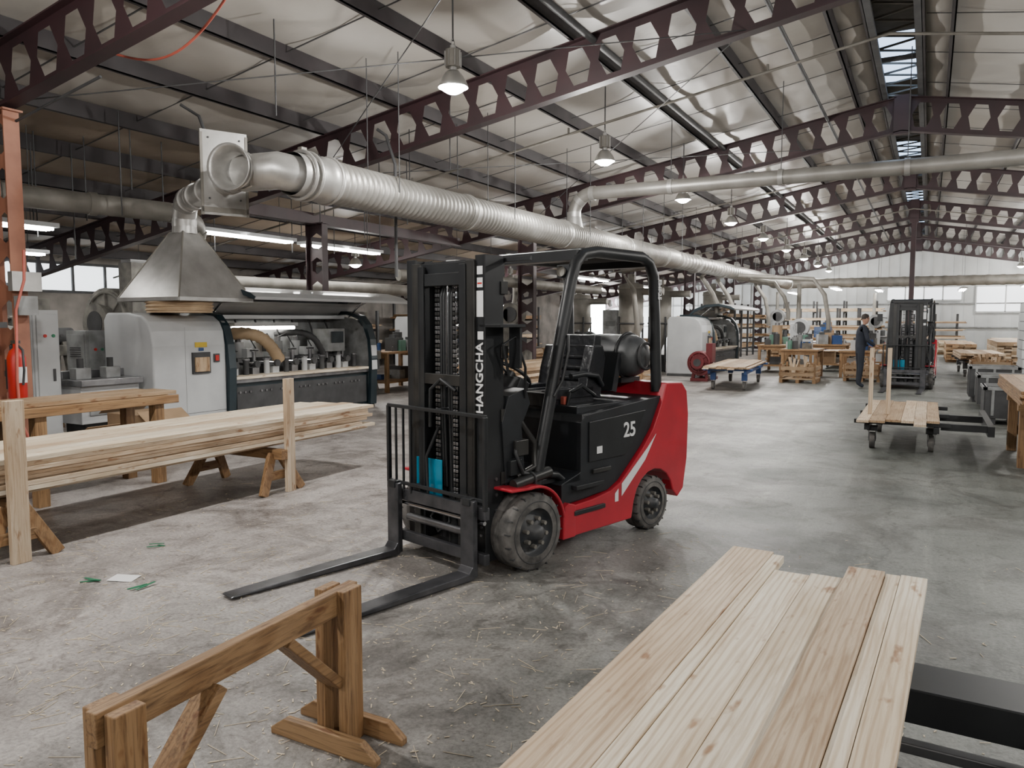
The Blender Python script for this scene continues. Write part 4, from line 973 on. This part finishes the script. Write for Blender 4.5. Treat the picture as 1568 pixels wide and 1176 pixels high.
# debris
b=MB(); b.box((-4.33,2.95,.006),(.16,.11,.003),'white',(0.03,0.02,.4)); b.obj('paper_sheet')
b=MB()
for (x,y,a) in ((-4.45,2.85,.3),(-4.1,2.9,1.2),(-4.75,3.5,.6)):
    for j in range(3): b.box((x+R(-.05,.05),y+R(-.04,.04),.006+.004*j),(R(.07,.14),.016,.002),'green',(0,R(-.1,.1),a+R(-.7,.7)))
b.obj('strapping_scraps')
b=MB()
for i in range(3600):
    x=random.gauss(-2.6,1.9); y=random.gauss(2.4,1.5)
    if not(-6.4<x<1.5 and -.5<y<7): continue
    l=random.choice([.008,.008,.012,.016,.02,.03,.04,.12]) ; b.box((x,y,.0025),(l,.002 if l>.035 else .005,.002),'shav',(0,0,R(0,3.14)))
b.obj('wood_shavings')

# ------------------------------------------------------------------ person (worker, far)
def person(loc,rz):
    e=empty('worker',loc,rz)
    M['cloth']=mat('dark_workwear',(.02,.025,.04),(.012,.015,.022),rough=.8); M['skin']=mat('skin',(.5,.28,.2),rough=.5); M['hair']=mat('hair',(.03,.02,.015),rough=.7)
    def skin(name,vs,es,rad,m,sub=2):
        me=bpy.data.meshes.new(name); me.from_pydata(vs,es,[]); me.materials.append(M[m])
        o=bpy.data.objects.new(name,me); sc.collection.objects.link(o); o.parent=e
        o.modifiers.new('skin','SKIN').use_smooth_shade=True; s=o.modifiers.new('sub','SUBSURF'); s.levels=sub; s.render_levels=sub
        for i,r in enumerate(rad): me.skin_vertices[0].data[i].radius=(r if isinstance(r,tuple) else (r,r))
        me.skin_vertices[0].data[0].use_root=True
        return o
    vs=[(0,0,.92),(0.02,0,1.1),(.05,0,1.3),(.06,0,1.42),(.07,0,1.5),
        (0,.1,.86),(.03,.11,.48),(0,.11,.09),(.12,.12,.04),
        (0,-.1,.86),(.0,-.11,.48),(-.04,-.11,.09),(.08,-.12,.04),
        (.05,.18,1.38),(.08,.24,1.12),(.24,.2,.98),
        (.05,-.18,1.38),(.10,-.24,1.12),(.27,-.2,1.0)]
    es=[(0,1),(1,2),(2,3),(3,4),(0,5),(5,6),(6,7),(7,8),(0,9),(9,10),(10,11),(11,12),(3,13),(13,14),(14,15),(3,16),(16,17),(17,18)]
    rad=[(.12,.15),(.11,.14),(.12,.17),(.09,.12),.055,.085,.065,.05,.04,.085,.065,.05,.04,.06,.048,.036,.06,.048,.036]
    skin('body',vs,es,rad,'cloth')
    skin('neck',[(.07,0,1.47),(.085,0,1.56)],[(0,1)],[.05,.05],'skin',1)
    b=MB(); b.lathe([(0,-.12),(.045,-.11),(.065,-.06),(.078,0),(.08,.05),(.06,.1),(0,.12)],'skin',18,(.1,0,1.62)); b.prism([(.165,1.6),(.2,1.59),(.17,1.64)],'y',-.012,.012,'skin'); 
    for s in (-1,1): b.box((.17,s*.03,1.645),(.012,.022,.01),'dgrey'); b.box((.1,s*.082,1.62),(.03,.012,.05),'skin')
    b.box((.172,0,1.565),(.01,.04,.008),'redp'); b.lathe([(.084,0),(.086,.06),(.07,.105),(0,.13)],'hair',18,(.09,0,1.625)); b.obj('head',e)
    for s,hx,hz in ((1,.24,.98),(-1,.27,1.0)):
        skin('palm',[(hx,s*.2,hz),(hx+.05,s*.195,hz-.02),(hx+.09,s*.19,hz-.03)],[(0,1),(1,2)],[.028,(.03,.02),(.032,.018)],'skin',1)
        for k in range(4):
            y=s*.19+(k-1.5)*.018; l=[.03,.036,.034,.026][k]
            skin('finger',[(hx+.08,y,hz-.03),(hx+.08+l,y,hz-.045),(hx+.08+l*1.5,y,hz-.07),(hx+.08+l*1.6,y,hz-.09)],[(0,1),(1,2),(2,3)],[.009,.009,.008,.007],'skin',1)
        skin('thumb',[(hx+.03,s*.18,hz-.01),(hx+.06,s*.15,hz-.02),(hx+.09,s*.145,hz-.04)],[(0,1),(1,2)],[.011,.01,.008],'skin',1)
person((-1.42,20.0,0),math.radians(20))

# ------------------------------------------------------------------ world + camera
w=bpy.data.worlds.new('world'); sc.world=w; w.use_nodes=True
w.node_tree.nodes['Background'].inputs[0].default_value=(.7,.8,.95,1); w.node_tree.nodes['Background'].inputs[1].default_value=.5
cam=bpy.data.cameras.new('camera'); co=bpy.data.objects.new('camera',cam); sc.collection.objects.link(co)
cam.sensor_width=36; cam.lens=1178/1568*36; cam.clip_start=.05; cam.clip_end=200
co.location=(0,0,1.6); co.rotation_euler=(math.radians(90-4.75),0,math.radians(28.4))
sc.camera=co
